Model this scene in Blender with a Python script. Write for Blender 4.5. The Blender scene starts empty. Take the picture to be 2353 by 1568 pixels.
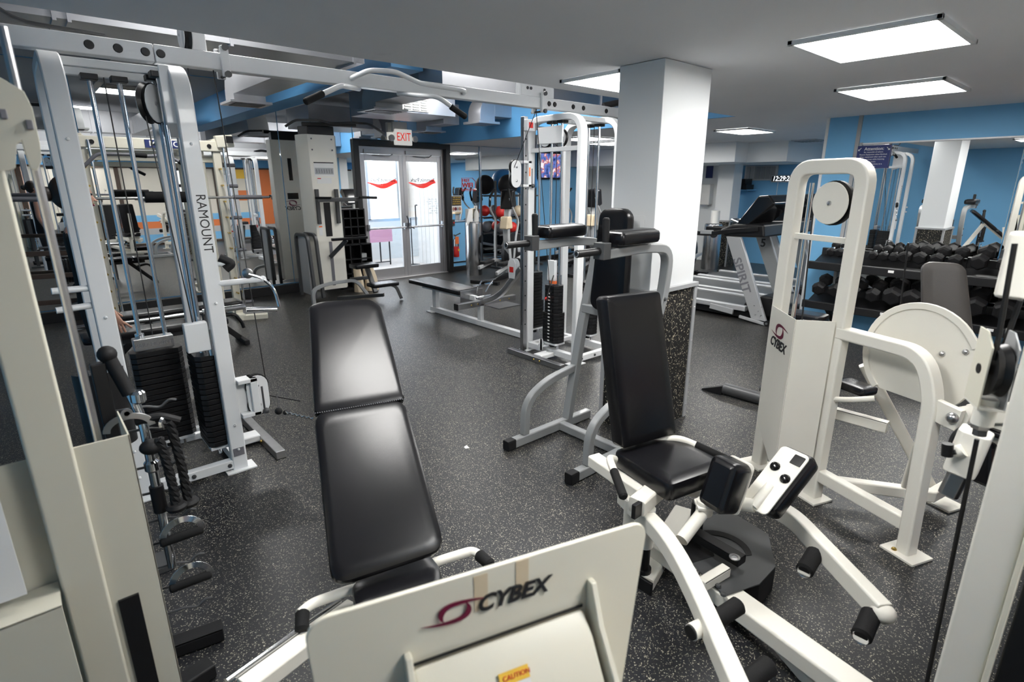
import bpy, bmesh, math, random
from mathutils import Vector as V, Matrix
R = math.radians
random.seed(7)
SC = bpy.context.scene
COL = SC.collection
# ------------------------------------------------------------------ camera
FPX, PITCH, ROLL, YAW, HC = 1258.0, R(16.08), R(-0.08), R(48.7), 1.7
FW = V((math.cos(YAW)*math.cos(PITCH), math.sin(YAW)*math.cos(PITCH), -math.sin(PITCH)))
_r = V((math.sin(YAW), -math.cos(YAW), 0)); _u = _r.cross(FW)
RT = _r*math.cos(ROLL)+_u*math.sin(ROLL); UP = -_r*math.sin(ROLL)+_u*math.cos(ROLL)
cd = bpy.data.cameras.new('camera'); cam = bpy.data.objects.new('camera', cd); COL.objects.link(cam)
cd.sensor_width = 36; cd.lens = FPX/2353*36; cd.clip_start = 0.02; cd.clip_end = 80
cam.matrix_world = Matrix(((RT.x, UP.x, -FW.x, 0), (RT.y, UP.y, -FW.y, 0), (RT.z, UP.z, -FW.z, HC), (0, 0, 0, 1)))
cd.dof.use_dof = True; cd.dof.focus_distance = 3.6; cd.dof.aperture_fstop = 3.5
SC.camera = cam
# ------------------------------------------------------------------ world and view
w = bpy.data.worlds.new('world'); SC.world = w; w.use_nodes = True
bg = w.node_tree.nodes['Background']; bg.inputs[0].default_value = (0.86, 0.93, 1.0, 1); bg.inputs[1].default_value = 5.5
SC.view_settings.view_transform = 'Standard'; SC.view_settings.look = 'None'
SC.view_settings.exposure = 0.0; SC.view_settings.gamma = 1; SC.view_settings.use_curve_mapping = False
SC.cycles.max_bounces = 8; SC.cycles.glossy_bounces = 5; SC.cycles.diffuse_bounces = 4
SC.cycles.caustics_reflective = True; SC.cycles.sample_clamp_indirect = 8; SC.cycles.blur_glossy = .3; SC.cycles.caustics_refractive = False
sd = bpy.data.lights.new('sun', 'SUN'); sd.energy = 3.0; sd.angle = R(3); sd.color = (1, .97, .92)
so = bpy.data.objects.new('sun', sd); COL.objects.link(so); so.rotation_euler = (R(-50), R(-12), 0)
PANEL = 34.0

# a line of sight through the photograph met with a plane of known position
def _ray(px, py): return FW*FPX+RT*(px-1176.5)-UP*(py-784)
def gz(px, py, z=0.0): d = _ray(px, py); return d*((z-HC)/d.z)+V((0, 0, HC))
def gx(px, py, x): d = _ray(px, py); return d*(x/d.x)+V((0, 0, HC))
def gy(px, py, y): d = _ray(px, py); return d*(y/d.y)+V((0, 0, HC))

# ------------------------------------------------------------------ materials
MATS = {}
def mat(name, col, rough=.5, metal=0, noise=0, nscale=30, bump=0, bscale=200, emit=None, es=0, spec=.5, coat=0, alpha=None, trans=0):
    m = bpy.data.materials.new(name); m.use_nodes = True; nt = m.node_tree; b = nt.nodes['Principled BSDF']
    b.inputs['Base Color'].default_value = (*col, 1); b.inputs['Roughness'].default_value = rough; b.inputs['Metallic'].default_value = metal
    b.inputs['Specular IOR Level'].default_value = spec; b.inputs['Coat Weight'].default_value = coat
    b.inputs['Transmission Weight'].default_value = trans
    tc = nt.nodes.new('ShaderNodeTexCoord')
    if noise:
        n = nt.nodes.new('ShaderNodeTexNoise'); n.inputs['Scale'].default_value = nscale; n.inputs['Detail'].default_value = 4
        nt.links.new(tc.outputs['Object'], n.inputs['Vector'])
        mx = nt.nodes.new('ShaderNodeMix'); mx.data_type = 'RGBA'
        mx.inputs[6].default_value = (*[c*(1-noise) for c in col], 1); mx.inputs[7].default_value = (*[min(1, c*(1+noise)) for c in col], 1)
        nt.links.new(n.outputs['Fac'], mx.inputs[0]); nt.links.new(mx.outputs[2], b.inputs['Base Color'])
    if bump:
        n = nt.nodes.new('ShaderNodeTexNoise'); n.inputs['Scale'].default_value = bscale; n.inputs['Detail'].default_value = 3
        nt.links.new(tc.outputs['Object'], n.inputs['Vector'])
        bp = nt.nodes.new('ShaderNodeBump'); bp.inputs['Strength'].default_value = bump; bp.inputs['Distance'].default_value = .002
        nt.links.new(n.outputs['Fac'], bp.inputs['Height']); nt.links.new(bp.outputs[0], b.inputs['Normal'])
    if emit: b.inputs['Emission Color'].default_value = (*emit, 1); b.inputs['Emission Strength'].default_value = es
    MATS[name] = m; return m
def speck(name, base, fleck, scale, thr, rough, bump=.15, var=.3):
    m = mat(name, base, rough, spec=.34); nt = m.node_tree; b = nt.nodes['Principled BSDF']; L = nt.links
    tc = nt.nodes.new('ShaderNodeTexCoord')
    nz = nt.nodes.new('ShaderNodeTexNoise'); nz.inputs['Scale'].default_value = scale*.6; L.new(tc.outputs['Object'], nz.inputs['Vector'])
    ad = nt.nodes.new('ShaderNodeMixRGB'); ad.blend_type = 'ADD'; ad.inputs[0].default_value = .035*60/scale*1.2
    L.new(tc.outputs['Object'], ad.inputs[1]); L.new(nz.outputs['Color'], ad.inputs[2])
    vo = nt.nodes.new('ShaderNodeTexVoronoi'); vo.inputs['Scale'].default_value = scale; L.new(ad.outputs[0], vo.inputs['Vector'])
    lt = nt.nodes.new('ShaderNodeMath'); lt.operation = 'LESS_THAN'; lt.inputs[1].default_value = .42; L.new(vo.outputs['Distance'], lt.inputs[0])
    sp = nt.nodes.new('ShaderNodeSeparateColor'); L.new(vo.outputs['Color'], sp.inputs[0])
    gt = nt.nodes.new('ShaderNodeMath'); gt.operation = 'GREATER_THAN'; gt.inputs[1].default_value = thr; L.new(sp.outputs[0], gt.inputs[0])
    mu = nt.nodes.new('ShaderNodeMath'); mu.operation = 'MULTIPLY'; L.new(lt.outputs[0], mu.inputs[0]); L.new(gt.outputs[0], mu.inputs[1])
    m2 = nt.nodes.new('ShaderNodeMath'); m2.operation = 'MULTIPLY'; L.new(mu.outputs[0], m2.inputs[0]); L.new(sp.outputs[1], m2.inputs[1])
    n2 = nt.nodes.new('ShaderNodeTexNoise'); n2.inputs['Scale'].default_value = 1.3; n2.inputs['Detail'].default_value = 5; L.new(tc.outputs['Object'], n2.inputs['Vector'])
    bm_ = nt.nodes.new('ShaderNodeMix'); bm_.data_type = 'RGBA'; bm_.inputs[6].default_value = (*[c*(1-var) for c in base], 1); bm_.inputs[7].default_value = (*[c*(1+var) for c in base], 1)
    L.new(n2.outputs['Fac'], bm_.inputs[0])
    mx = nt.nodes.new('ShaderNodeMix'); mx.data_type = 'RGBA'; L.new(m2.outputs[0], mx.inputs[0]); L.new(bm_.outputs[2], mx.inputs[6]); mx.inputs[7].default_value = (*fleck, 1)
    L.new(mx.outputs[2], b.inputs['Base Color'])
    bp = nt.nodes.new('ShaderNodeBump'); bp.inputs['Strength'].default_value = bump; bp.inputs['Distance'].default_value = .002
    L.new(vo.outputs['Distance'], bp.inputs['Height']); L.new(bp.outputs[0], b.inputs['Normal'])
    return m
speck('rubber_floor', (.0125, .0135, .0165), (.56, .52, .40), 185, .66, .36)
speck('rubber_clad', (.012, .012, .012), (.75, .68, .50), 95, .62, .6)
mat('white_paint', (.75, .765, .775), .32, noise=.04, nscale=6, coat=.15)
mat('cream_paint', (.72, .69, .58), .38, noise=.03, nscale=5)
mat('shaded_cream_paint', (.56, .54, .455), .4, noise=.03, nscale=5)  # cream paint darkened in place of shade on the left-edge machine
mat('warm_white', (.79, .765, .69), .35, noise=.03, nscale=7)
mat('gray_paint', (.27, .28, .285), .35, noise=.05, nscale=12, coat=.1)
mat('silver_paint', (.46, .47, .48), .35, metal=.3)
mat('dark_gray', (.055, .057, .06), .4)
mat('vinyl', (.006, .006, .0075), .27, spec=.36, noise=.3, nscale=9, bump=.10, bscale=420)
mat('vinyl_brown', (.045, .04, .037), .42, bump=.25, bscale=420)
mat('black_plastic', (.008, .008, .009), .4, spec=.4)
mat('black_gloss', (.008, .008, .009), .12)
mat('rubber_black', (.009, .009, .010), .6, spec=.3, bump=.2, bscale=500)
mat('foam', (.009, .009, .0095), .8, spec=.25, bump=.4, bscale=300)
mat('iron', (.009, .009, .010), .4, spec=.35, noise=.3, nscale=40)
mat('chrome', (.72, .73, .75), .12, 1)
mat('steel', (.50, .50, .51), .28, 1, noise=.15, nscale=20)
mat('brushed_steel', (.55, .55, .56), .24, 1)
mat('aluminium', (.48, .47, .48), .38, .8)
mat('duct_metal', (.50, .51, .54), .33, .85, noise=.15, nscale=3)
mat('blue_wall', (.17, .44, .72), .6, noise=.03, nscale=3, bump=.1)
mat('blue_dark', (.10, .33, .62), .6, bump=.1)
mat('white_wall', (.74, .76, .77), .6, bump=.1)
mat('ceiling_paint', (.78, .79, .81), .8, noise=.04, nscale=1.5, bump=.15, bscale=90)
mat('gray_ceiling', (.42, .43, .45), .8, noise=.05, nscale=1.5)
mat('beige_wall', (.74, .70, .62), .6)
mat('orange', (.62, .17, .05), .6)
mat('brown_trim', (.045, .028, .02), .5)
mat('trim_gray', (.36, .37, .38), .4)
mat('black_trim', (.012, .012, .013), .4)
mat('mirror', (.93, .94, .94), .005, 1)
mat('glass', (1, 1, 1), 0, trans=1, spec=.3)
mat('light_panel', (.9, .9, .9), .5, emit=(1, .985, .955), es=PANEL)
mat('navy', (.012, .025, .13), .5)
mat('paper', (.75, .75, .74), .7)
mat('red', (.60, .02, .015), .5)
mat('lit_white', (.8, .8, .78), .4, emit=(1, .98, .92), es=.45)
mat('red_film', (.95, .04, .03), .5, trans=.85, emit=(1, .03, .02), es=0)
mat('exit_red', (.7, .03, .02), .5, emit=(1, .05, .03), es=.5)
mat('orange_tag', (.9, .2, .05), .6)
mat('maroon', (.13, .004, .03), .4)
mat('ink', (.01, .01, .012), .5)
mat('ink_grey', (.16, .16, .18), .5)
mat('yellow', (.8, .5, .05), .5)
mat('white_plastic', (.80, .79, .76), .4)
mat('canvas', (.62, .52, .38), .85, bump=.3)
mat('wood_floor', (.55, .50, .46), .4, noise=.15, nscale=6)
mat('siding', (.62, .60, .57), .7)
mat('bottle_blue', (.25, .55, .75), .1, trans=.6)
mat('pink_cloth', (.62, .30, .40), .8)
mat('digits', (.02, .02, .02), .5, emit=(.9, .95, 1), es=1.6)
mat('screen_glow', (.01, .01, .01), .2, emit=(.12, .2, .4), es=1.2)
mat('skin', (.45, .24, .17), .5)
mat('hair', (.02, .012, .008), .5)
mat('black_cloth', (.012, .012, .013), .9)
mat('ball_blue', (.05, .25, .6), .35)
mat('tan', (.6, .5, .35), .5)
mat('garden', (.75, .85, .82), .9, noise=.3, nscale=8)
mat('brick_outside', (.60, .50, .45), .9, noise=.2, nscale=9)
mat('brass', (.5, .35, .1), .3, 1)

# ------------------------------------------------------------------ mesh helpers
def frame(d, up=V((0, 0, 1))):
    d = V(d).normalized(); up = V(up)
    if abs(d.dot(up.normalized())) > .99: up = V((0, 1, 0)) if abs(d.y) < .9 else V((1, 0, 0))
    s = d.cross(up).normalized(); return d, s, s.cross(d)
def fillet(pts, r, n=5):
    pts = [V(p) for p in pts]; out = [pts[0]]
    for a, b, c in zip(pts, pts[1:], pts[2:]):
        u = (a-b); v = (c-b); L = min(r, u.length*.48, v.length*.48); u.normalize(); v.normalize()
        p, q = b+u*L, b+v*L
        for i in range(n+1):
            t = i/n; out.append(p*(1-t)**2+b*2*t*(1-t)+q*t*t)
    out.append(pts[-1]); return out
class M:
    def __init__(s, T=None): s.v = []; s.f = []; s.T = T; s.sm = 35; s.isl = []
    def add(s, vs, fs):
        o = len(s.v); s.isl.append((o, o+len(vs), len(s.f), len(s.f)+len(fs))); s.v += [V(p) for p in vs]; s.f += [[i+o for i in f] for f in fs]; return s
    def box(s, a, b):
        x0, y0, z0 = a; x1, y1, z1 = b
        return s.add([(x0, y0, z0), (x1, y0, z0), (x1, y1, z0), (x0, y1, z0), (x0, y0, z1), (x1, y0, z1), (x1, y1, z1), (x0, y1, z1)],
                     [(0, 3, 2, 1), (4, 5, 6, 7), (0, 1, 5, 4), (1, 2, 6, 5), (2, 3, 7, 6), (3, 0, 4, 7)])
    def cbox(s, c, sx, sy, sz): c = V(c); h = V((sx, sy, sz))/2; return s.box(c-h, c+h)
    def loft(s, rings, cap=True, closed=True):
        n = len(rings[0]); fs = []
        for k in range(len(rings)-1):
            for i in range(n if closed else n-1):
                j = (i+1) % n; fs.append((k*n+i, k*n+j, (k+1)*n+j, (k+1)*n+i))
        if cap: fs.append(tuple(range(n))[::-1]); fs.append(tuple((len(rings)-1)*n+i for i in range(n)))
        return s.add([p for r in rings for p in r], fs)
    def sweep(s, pts, prof, up=(0, 0, 1), scale=None):
        pts = [V(p) for p in pts]; rings = []; S = None
        for i, p in enumerate(pts):
            d = (pts[min(i+1, len(pts)-1)]-pts[max(i-1, 0)]).normalized()
            if S is None: _, S, U = frame(d, up)
            else:
                S = (S-d*S.dot(d)).normalized(); U = S.cross(d)
            k = 1
            if 0 < i < len(pts)-1:
                e1 = (p-pts[i-1]).normalized(); c = max(.5, e1.dot(d)); k = 1/c if len(pts) < 4 else 1
            q = scale[i] if scale else 1
            rings.append([p+S*a*q*k+U*b*q*k for a, b in prof])
        return s.loft(rings)
    def bar(s, p, q, w, h=None, up=(0, 0, 1), r=.15):
        return s.path([p, q], w, h, up, r)
    def path(s, pts, w, h=None, up=(0, 0, 1), r=.10, fr=0, n=5):
        """rectangular tube with softened corners; w across, h along up"""
        h = h or w; c = min(w, h)*r; a, b = w/2, h/2
        prof = [(-a+c, -b), (a-c, -b), (a, -b+c), (a, b-c), (a-c, b), (-a+c, b), (-a, b-c), (-a, -b+c)]
        return s.sweep(fillet(pts, fr, n) if fr else pts, prof, up)
    def tube(s, pts, r, n=12, fr=0, fn=5, scale=None):
        prof = [(r*math.cos(2*math.pi*i/n), r*math.sin(2*math.pi*i/n)) for i in range(n)]
        return s.sweep(fillet(pts, fr, fn) if fr else pts, prof, scale=scale)
    def cyl(s, p, q, r, n=16): return s.tube([p, q], r, n)
    def lathe(s, c, prof, ax=(0, 0, 1), n=20):
        d, S, U = frame(ax); c = V(c)
        return s.loft([[c+d*h+(S*math.cos(2*math.pi*i/n)+U*math.sin(2*math.pi*i/n))*max(r, 1e-4) for i in range(n)] for r, h in prof])
    def ball(s, c, r, n=12, sc=(1, 1, 1)):
        c = V(c); rings = []
        for k in range(n+1):
            a = -math.pi/2+math.pi*k/n
            rings.append([c+V((math.cos(t)*math.cos(a)*r*sc[0], math.sin(t)*math.cos(a)*r*sc[1], math.sin(a)*r*sc[2])) for t in (2*math.pi*i/(n*2) for i in range(n*2))])
        rings[0] = [V((c.x+(x.x-c.x)*.01, c.y+(x.y-c.y)*.01, x.z)) for x in rings[0]]
        return s.loft(rings)
    def prism(s, poly, ext):
        ext = V(ext); a = [V(p) for p in poly]; return s.loft([a, [p+ext for p in a]])
    def plate(s, c, u, v, pts, t):
        """flat plate: 2D outline pts in the frame (c; u, v), thickness t along u x v"""
        c = V(c); u = V(u).normalized(); v = V(v).normalized(); n = u.cross(v).normalized()
        return s.prism([c+u*a+v*b-n*t/2 for a, b in pts], n*t)
    def pad(s, c, u, v, w, h, t, r=.03, e=.012, taper=1.0, rows=3):
        """upholstered slab centred on c, w along u, h along v, thickness t, rounded corners; taper = width at +v over width at -v"""
        c = V(c); u = V(u).normalized(); v = V(v).normalized(); n = u.cross(v).normalized()
        def out(k):
            rr = max(r-k, .003); pts = []
            for cx, cy, a0 in ((1, 1, 0), (-1, 1, 90), (-1, -1, 180), (1, -1, 270)):
                W = (w/2)*(taper if cy > 0 else 1)
                for i in range(6):
                    a = R(a0+i*18); pts.append((cx*(W-k-rr)+rr*math.cos(a), cy*(h/2-k-rr)+rr*math.sin(a)))
            return pts
        rings = []
        for k, z in ((e*1.2, -t/2), (e*.35, -t/2+e*.3), (0, -t/2+e), (0, t/2-e), (e*.35, t/2-e*.3), (e*1.2, t/2), (e*4, t/2+e*.25)):
            rings.append([c+u*a+v*b+n*z for a, b in out(min(k, min(w, h)*.2))])
        return s.loft(rings)
    def padpoly(s, pts, n, t, r=.03, e=.015, round_=1):
        """upholstered slab over an outline of 3D corner points; thickness t goes against n"""
        n = V(n).normalized(); pts = [V(p) for p in pts]; k = len(pts); out = []
        for i in range(k):
            a, b, c = pts[i-1], pts[i], pts[(i+1) % k]
            L = min(r, (a-b).length*.45, (c-b).length*.45); p, q = b+(a-b).normalized()*L, b+(c-b).normalized()*L
            for j in range(5): u = j/4; out.append(p*(1-u)**2+b*2*u*(1-u)+q*u*u)
        cen = sum(out, V((0, 0, 0)))/len(out); rings = []
        for ins, z in ((e*1.2, -t), (e*.3, -t+e*.4), (0, -t+e), (0, -e), (e*.35, -e*.35), (e*1.2, 0), (e*3.5, e*.2)):
            rings.append([p+(cen-p).normalized()*ins+n*z for p in out])
        return s.loft(rings)
    def clusters(s):
        B = []
        for a, b, c, d in s.isl:
            p = s.v[a:b]; B.append((V([min(q[i] for q in p) for i in range(3)]), V([max(q[i] for q in p) for i in range(3)])))
        n = len(B); g = list(range(n))
        def find(i):
            while g[i] != i: i = g[i]
            return i
        for i in range(n):
            for j in range(i):
                gap = V([max(0, B[i][0][k]-B[j][1][k], B[j][0][k]-B[i][1][k]) for k in range(3)]).length
                if gap < .42*max((B[i][1]-B[i][0]).length, (B[j][1]-B[j][0]).length): g[find(i)] = find(j)
        out = {}
        for i in range(n): out.setdefault(find(i), []).append(i)
        return list(out.values())
    def build(s, name, m, parent=None, bevel=0, smooth=True, seg=2):
        if len(s.isl) > 1 and parent is not None:
            cl = s.clusters()
            if len(cl) > 1:
                objs = []
                for c_ in cl:
                    q = M(s.T); q.sm = s.sm
                    for i in c_:
                        a, b, e, f = s.isl[i]; q.add(s.v[a:b], [[k-a for k in fc] for fc in s.f[e:f]])
                    q.isl = q.isl[:1]; objs.append(q.build(name, m, parent, bevel, smooth, seg))
                return objs[0]
        root = parent
        while root is not None and root.parent is not None: root = root.parent
        off = root.location if root is not None else V((0, 0, 0))
        T = s.T
        vs = [(T @ p) if T is not None else p-off for p in s.v]
        me = bpy.data.meshes.new(name); me.from_pydata([tuple(p) for p in vs], [], s.f); me.update()
        b_ = bmesh.new(); b_.from_mesh(me); bmesh.ops.recalc_face_normals(b_, faces=b_.faces); b_.to_mesh(me); b_.free()
        me.materials.append(MATS[m])
        if smooth:
            me.polygons.foreach_set('use_smooth', [True]*len(me.polygons)); me.set_sharp_from_angle(angle=R(s.sm))
        o = bpy.data.objects.new(name, me); COL.objects.link(o)
        if parent is not None: o.parent = parent
        if bevel:
            bv = o.modifiers.new('bevel', 'BEVEL'); bv.width = bevel; bv.segments = seg; bv.limit_method = 'ANGLE'; bv.angle_limit = R(40); bv.harden_normals = smooth
        return o
def thing(name, label, cat, loc=(0, 0, 0), group=None, rz=0):
    o = bpy.data.objects.new(name, None); COL.objects.link(o); o.location = loc; o.rotation_euler.z = rz; o.empty_display_size = .1
    o['label'] = label; o['category'] = cat
    if group: o['group'] = group
    return o
def tag(o, label, cat, group=None):
    o['label'] = label; o['category'] = cat
    if group: o['group'] = group
    return o
def struct(o): o['kind'] = 'structure'; return o
def copytree(o, parent=None):
    c = o.copy(); COL.objects.link(c); c.parent = parent
    for k in list(o.children): copytree(k, c)
    return c
def text(s, c, u, v, size, m, parent, name='lettering', shear=0, ext=.0008, align='CENTER', sx=1.0, bold=0.0, mirror=False):
    """flat raised lettering centred on c, reading along u with up v"""
    cu = bpy.data.curves.new('t', 'FONT'); cu.body = s; cu.size = size; cu.align_x = align; cu.align_y = 'CENTER'; cu.extrude = ext
    cu.shear = shear; cu.offset = bold*size; cu.resolution_u = 3; cu.space_line = .95
    t = bpy.data.objects.new('t', cu); COL.objects.link(t)
    bpy.context.view_layer.update()
    me = bpy.data.meshes.new_from_object(t.evaluated_get(bpy.context.evaluated_depsgraph_get()))
    bpy.data.objects.remove(t); bpy.data.curves.remove(cu)
    c = V(c); u = V(u).normalized(); v = V(v).normalized(); n = u.cross(v)
    root = parent
    while root is not None and root.parent is not None: root = root.parent
    off = root.location if root is not None else V((0, 0, 0))
    for p in me.vertices:
        x, y, z = p.co; p.co = c-off+u*x*sx*(-1 if mirror else 1)+v*y+n*z
    me.materials.clear(); me.materials.append(MATS[m])
    o = bpy.data.objects.new(name, me); COL.objects.link(o); o.parent = parent; return o
X, Y, Z = V((1, 0, 0)), V((0, 1, 0)), V((0, 0, 1))
# ------------------------------------------------------------------ room shell
YB, XR, CL, CH = 9.0, 7.05, 2.4, 3.12      # back wall, dumbbell wall, low and high ceiling
def S(name, m, *boxes, parent=None, bevel=0):
    b = M()
    for bx in boxes: b.box(*bx)
    o = b.build(name, m, parent, bevel=bevel, smooth=False); 
    if parent is None: struct(o)
    return o
S('floor', 'rubber_floor', ((-1.7, -.8, -.06), (13.2, YB+.12, 0)))
ceil = S('ceiling', 'ceiling_paint', ((-1.7, -.8, CL), (13.2, 3.22, CL+.12)), ((6.1, 3.22, CL), (13.2, YB+.2, CL+.12)))
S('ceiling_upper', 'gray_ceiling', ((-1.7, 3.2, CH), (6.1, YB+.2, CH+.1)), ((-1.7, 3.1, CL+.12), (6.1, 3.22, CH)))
S('trim_1', 'blue_dark', ((6.06, 3.221, CL), (6.099, YB, CH)))
wb = S('wall_back', 'blue_wall', ((-1.7, YB, 0), (4.43, YB+.18, CH)), ((4.43, YB, 2.33), (6.24, YB+.18, CH)), ((6.24, YB, 0), (13.2, YB+.18, CH)))
def pane(b, name='mirror_panel', parent=None, m='mirror'):
    return M().box(*b).build(name, m, parent, bevel=.004, smooth=False)
ed = [-1.65, -.48, .74, 1.96, 3.18, 4.385]
for a, c in zip(ed, ed[1:]): pane(((a+.003, YB-.012, .15), (c-.003, YB, CH-.01)), parent=wb)
pane(((4.39, YB-.012, 2.42), (5.3, YB, CH-.01)), parent=wb); pane(((5.306, YB-.012, 2.42), (6.085, YB, CH-.01)), parent=wb)
pane(((6.33, YB-.012, 1.0), (7.03, YB, CL-.005)), parent=wb)
pane(((7.09, YB-.012, .2), (8.36, YB, CL-.005)), parent=wb)
pane(((9.9, YB-.012, .2), (11.5, YB, 2.1)), parent=wb)
M().box((7.04, YB-.03, .1), (7.085, YB-.001, CL)).box((6.3, YB-.025, .965), (7.04, YB-.001, .995)).box((6.3, YB-.02, .165), (8.4, YB-.001, .195)).build('chrome_strip', 'chrome', wb, bevel=.004)
S('baseboard_left', 'black_trim', ((-1.7, YB-.1, 0), (4.36, YB, .14)), bevel=.006)
S('baseboard_back', 'black_trim', ((6.3, YB-.03, 0), (11.5, YB, .1)), bevel=.006)
# side walls
wr = S('wall_right', 'blue_wall', ((XR, -.8, 0), (XR+.2, 2.62, CL)))
for a, c in ((-.7, .88), (.886, 2.22)): pane(((XR-.012, a, .42), (XR, c, 2.1)), parent=wr)
M().box((XR-.03, 2.225, .1), (XR, 2.25, 2.12)).box((XR-.02, 2.262, 0), (XR, 2.30, CL)).build('corner_strip', 'trim_gray', wr)
M().box((XR-.012, 2.595, 0), (XR+.21, 2.625, CL)).box((XR-.02, -.7, 2.1), (XR, 2.25, 2.115)).build('white_bead', 'white_paint', wr)
S('wall_left', 'blue_wall', ((-1.9, -.8, 0), (-1.7, YB+.2, CH)))
fw_ = S('wall_front', 'beige_wall', ((-1.7, -.95, 0), (13.2, -.8, CH)))
for nm, m, z0, z1 in (('blue_band', 'blue_dark', 2.17, CL), ('blue_stripe', 'blue_wall', .66, .84), ('orange_stripe', 'orange', .47, .66), ('pale_stripe', 'gray_ceiling', .30, .47), ('blue_plinth', 'blue_wall', .08, .30)):
    M().box((-1.7, -.8, z0), (13.2, -.79, z1)).build(nm, m, fw_, smooth=False)
fr = M().box((-1.7, -.8, 2.12), (9, -.76, 2.17)).box((-1.7, -.8, 0), (9, -.76, .06))
for px in (62, 283, 505, 600): x = gy(px, 480, 18.75).x; fr.box((x-.05, -.8, .06), (x+.05, -.76, 2.15))
fr.build('brown_frame', 'brown_trim', fw_, smooth=False)
for a, c in ((603, 628), (706, 722), (55, 68)):
    x0, x1 = gy(a, 480, 18.75).x, gy(c, 480, 18.75).x
    M().box((x0, -.8, .45), (x1, -.775, 2.12)).build('orange_panel', 'orange', fw_, smooth=False)
for px, c_, zz in ((340, 'ink_grey', 1.35), (565, 'orange', 1.35), (560, 'yellow', 2.0)):
    q = gy(px, 480, 18.75).x; M().box((q-.2, -.8, zz-.15), (q+.2, -.785, zz+.15)).build('wall_poster', c_, fw_, smooth=False)
# treadmill hall
we = S('wall_east', 'blue_wall', ((12.0, -.8, 0), (12.2, YB+.2, CL)))
S('trim_2', 'white_wall', ((9.7, 5.06, 2.06), (12.0, 8.99, CL-.003)))
S('trim_3', 'white_wall', ((10.15, 4.35, 2.06), (12.0, 5.07, CL-.003)))
c2 = S('trim_4', 'white_wall', ((11.0, 5.72, .95), (11.35, 6.06, 2.06)))
S('wall_hall', 'white_wall', ((11.6, 6.3, 0), (11.98, 8.99, 2.06)))
M().box((10.985, 5.7, 0), (11.36, 6.08, .94)).build('rubber_cladding', 'rubber_clad', c2, smooth=False)
M().box((10.975, 5.69, .92), (11.37, 6.09, .955)).box((10.975, 5.685, 0), (11.0, 5.71, .95)).box((10.975, 6.065, 0), (11.0, 6.09, .95)).build('edge_trim', 'trim_gray', c2)
# ceiling grille in the far hall and vent on the east wall
vent = thing('ceiling_vent', 'white supply grille set in the ceiling of the treadmill hall', 'vent', (10.3, 4.1, CL))
M().box((10.1, 3.9, CL-.02), (10.5, 4.3, CL-.001)).build('vent_frame', 'silver_paint', vent)
for i in range(6): M().box((10.13, 3.93+i*.06, CL-.03), (10.47, 3.955+i*.06, CL-.018)).build('slat', 'gray_paint', vent)
gv = thing('wall_grille', 'white framed return air grille high on the blue clock wall', 'vent', (12, 5.6, 1.95))
M().box((11.965, 5.28, 1.75), (11.999, 5.98, 2.05)).build('grille_frame', 'silver_paint', gv, bevel=.004)
for i in range(6): M().box((11.955, 5.33+i*.105, 1.78), (11.968, 5.42+i*.105, 2.03)).build('slat', 'gray_paint', gv)

# ------------------------------------------------------------------ square column
co = S('trim_5', 'white_wall', ((2.98, 2.04, 1.02), (3.50, 2.37, CL-.002)), bevel=.004)
M().box((2.965, 2.025, 0), (3.515, 2.385, 1.0)).build('rubber_cladding', 'rubber_clad', co, smooth=False)
t_ = M().box((2.95, 2.01, 1.0), (3.53, 2.40, 1.03))
for x in (2.955, 3.49):
    for y in (2.015, 2.365): t_.box((x, y, 0), (x+.035, y+.03, 1.0))
t_.build('edge_trim', 'trim_gray', co, bevel=.003)
M().box((2.974, 2.11, 1.30), (2.979, 2.27, 1.50)).box((2.968, 2.135, 1.32), (2.975, 2.245, 1.47)).build('access_cover', 'white_wall', co, bevel=.001)
for z in (.1, .35, .6, .85):
    M().ball((3.505, 2.012, z), .006, 4).build('screw', 'steel', co)

# ------------------------------------------------------------------ ceiling lights
def panel(x0, y0, x1, y1, z, label):
    t = thing('ceiling_light', label, 'light', ((x0+x1)/2, (y0+y1)/2, z), 'flush square ceiling lights')
    f = M(); w_ = .024; zb = z-.024
    f.box((x0, y0, zb), (x1, y0+w_, z-.002)).box((x0, y1-w_, zb), (x1, y1, z-.002)).box((x0, y0, zb), (x0+w_, y1, z-.002)).box((x1-w_, y0, zb), (x1, y1, z-.002))
    f.build('frame', 'white_wall', t, bevel=.003)
    M().box((x0+w_, y0+w_, zb+.008), (x1-w_, y1-w_, zb+.018)).build('diffuser', 'light_panel', t, smooth=False)
panel(3.12, .76, 3.82, 1.41, CL, 'large lit square ceiling light nearest the top right of the view')
panel(4.92, 1.11, 5.69, 1.82, CL, 'lit square ceiling light behind the nearest one, above the dumbbell racks')
panel(3.03, 2.40, 3.80, 2.94, CL, 'lit square ceiling light partly hidden behind the white column')
panel(7.38, 3.70, 8.18, 4.20, CL, 'far lit square ceiling light above the treadmills')
e5 = gz(1155, -2, CL-.04); panel(e5.x-.72, e5.y-.68, e5.x, e5.y, CL, 'ceiling light whose tip shows at the top edge of the view')
panel(.95, -.72, 1.65, -.1, CL, 'added unseen fill light panel directly behind the viewer')  # added out of view to light the leg press foot plate
panel(7.9, 6.3, 8.6, 7.0, CL, 'lit ceiling light in the hall behind the cable tower')
panel(10.4, 6.6, 11.1, 7.3, CL, 'lit ceiling light at the far corner of the hall')
panel(10.2, 1.3, 10.9, 2.0, CL, 'added fill light panel hidden beyond the blue wall end')  # added behind the wall to brighten the clock wall
panel(8.2, 1.3, 8.9, 2.0, CL, 'added fill light panel hidden right behind the blue wall')  # unseen fill, added for the dark treadmill hall
panel(7.9, 5.3, 8.5, 5.9, CL, 'added fill light panel over the hall hidden behind the white column')  # added where the column hides it, to lift the hall
panel(6.75, 5.9, 7.45, 6.6, CL, 'ceiling light left of the column over the cardio machines')
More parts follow.
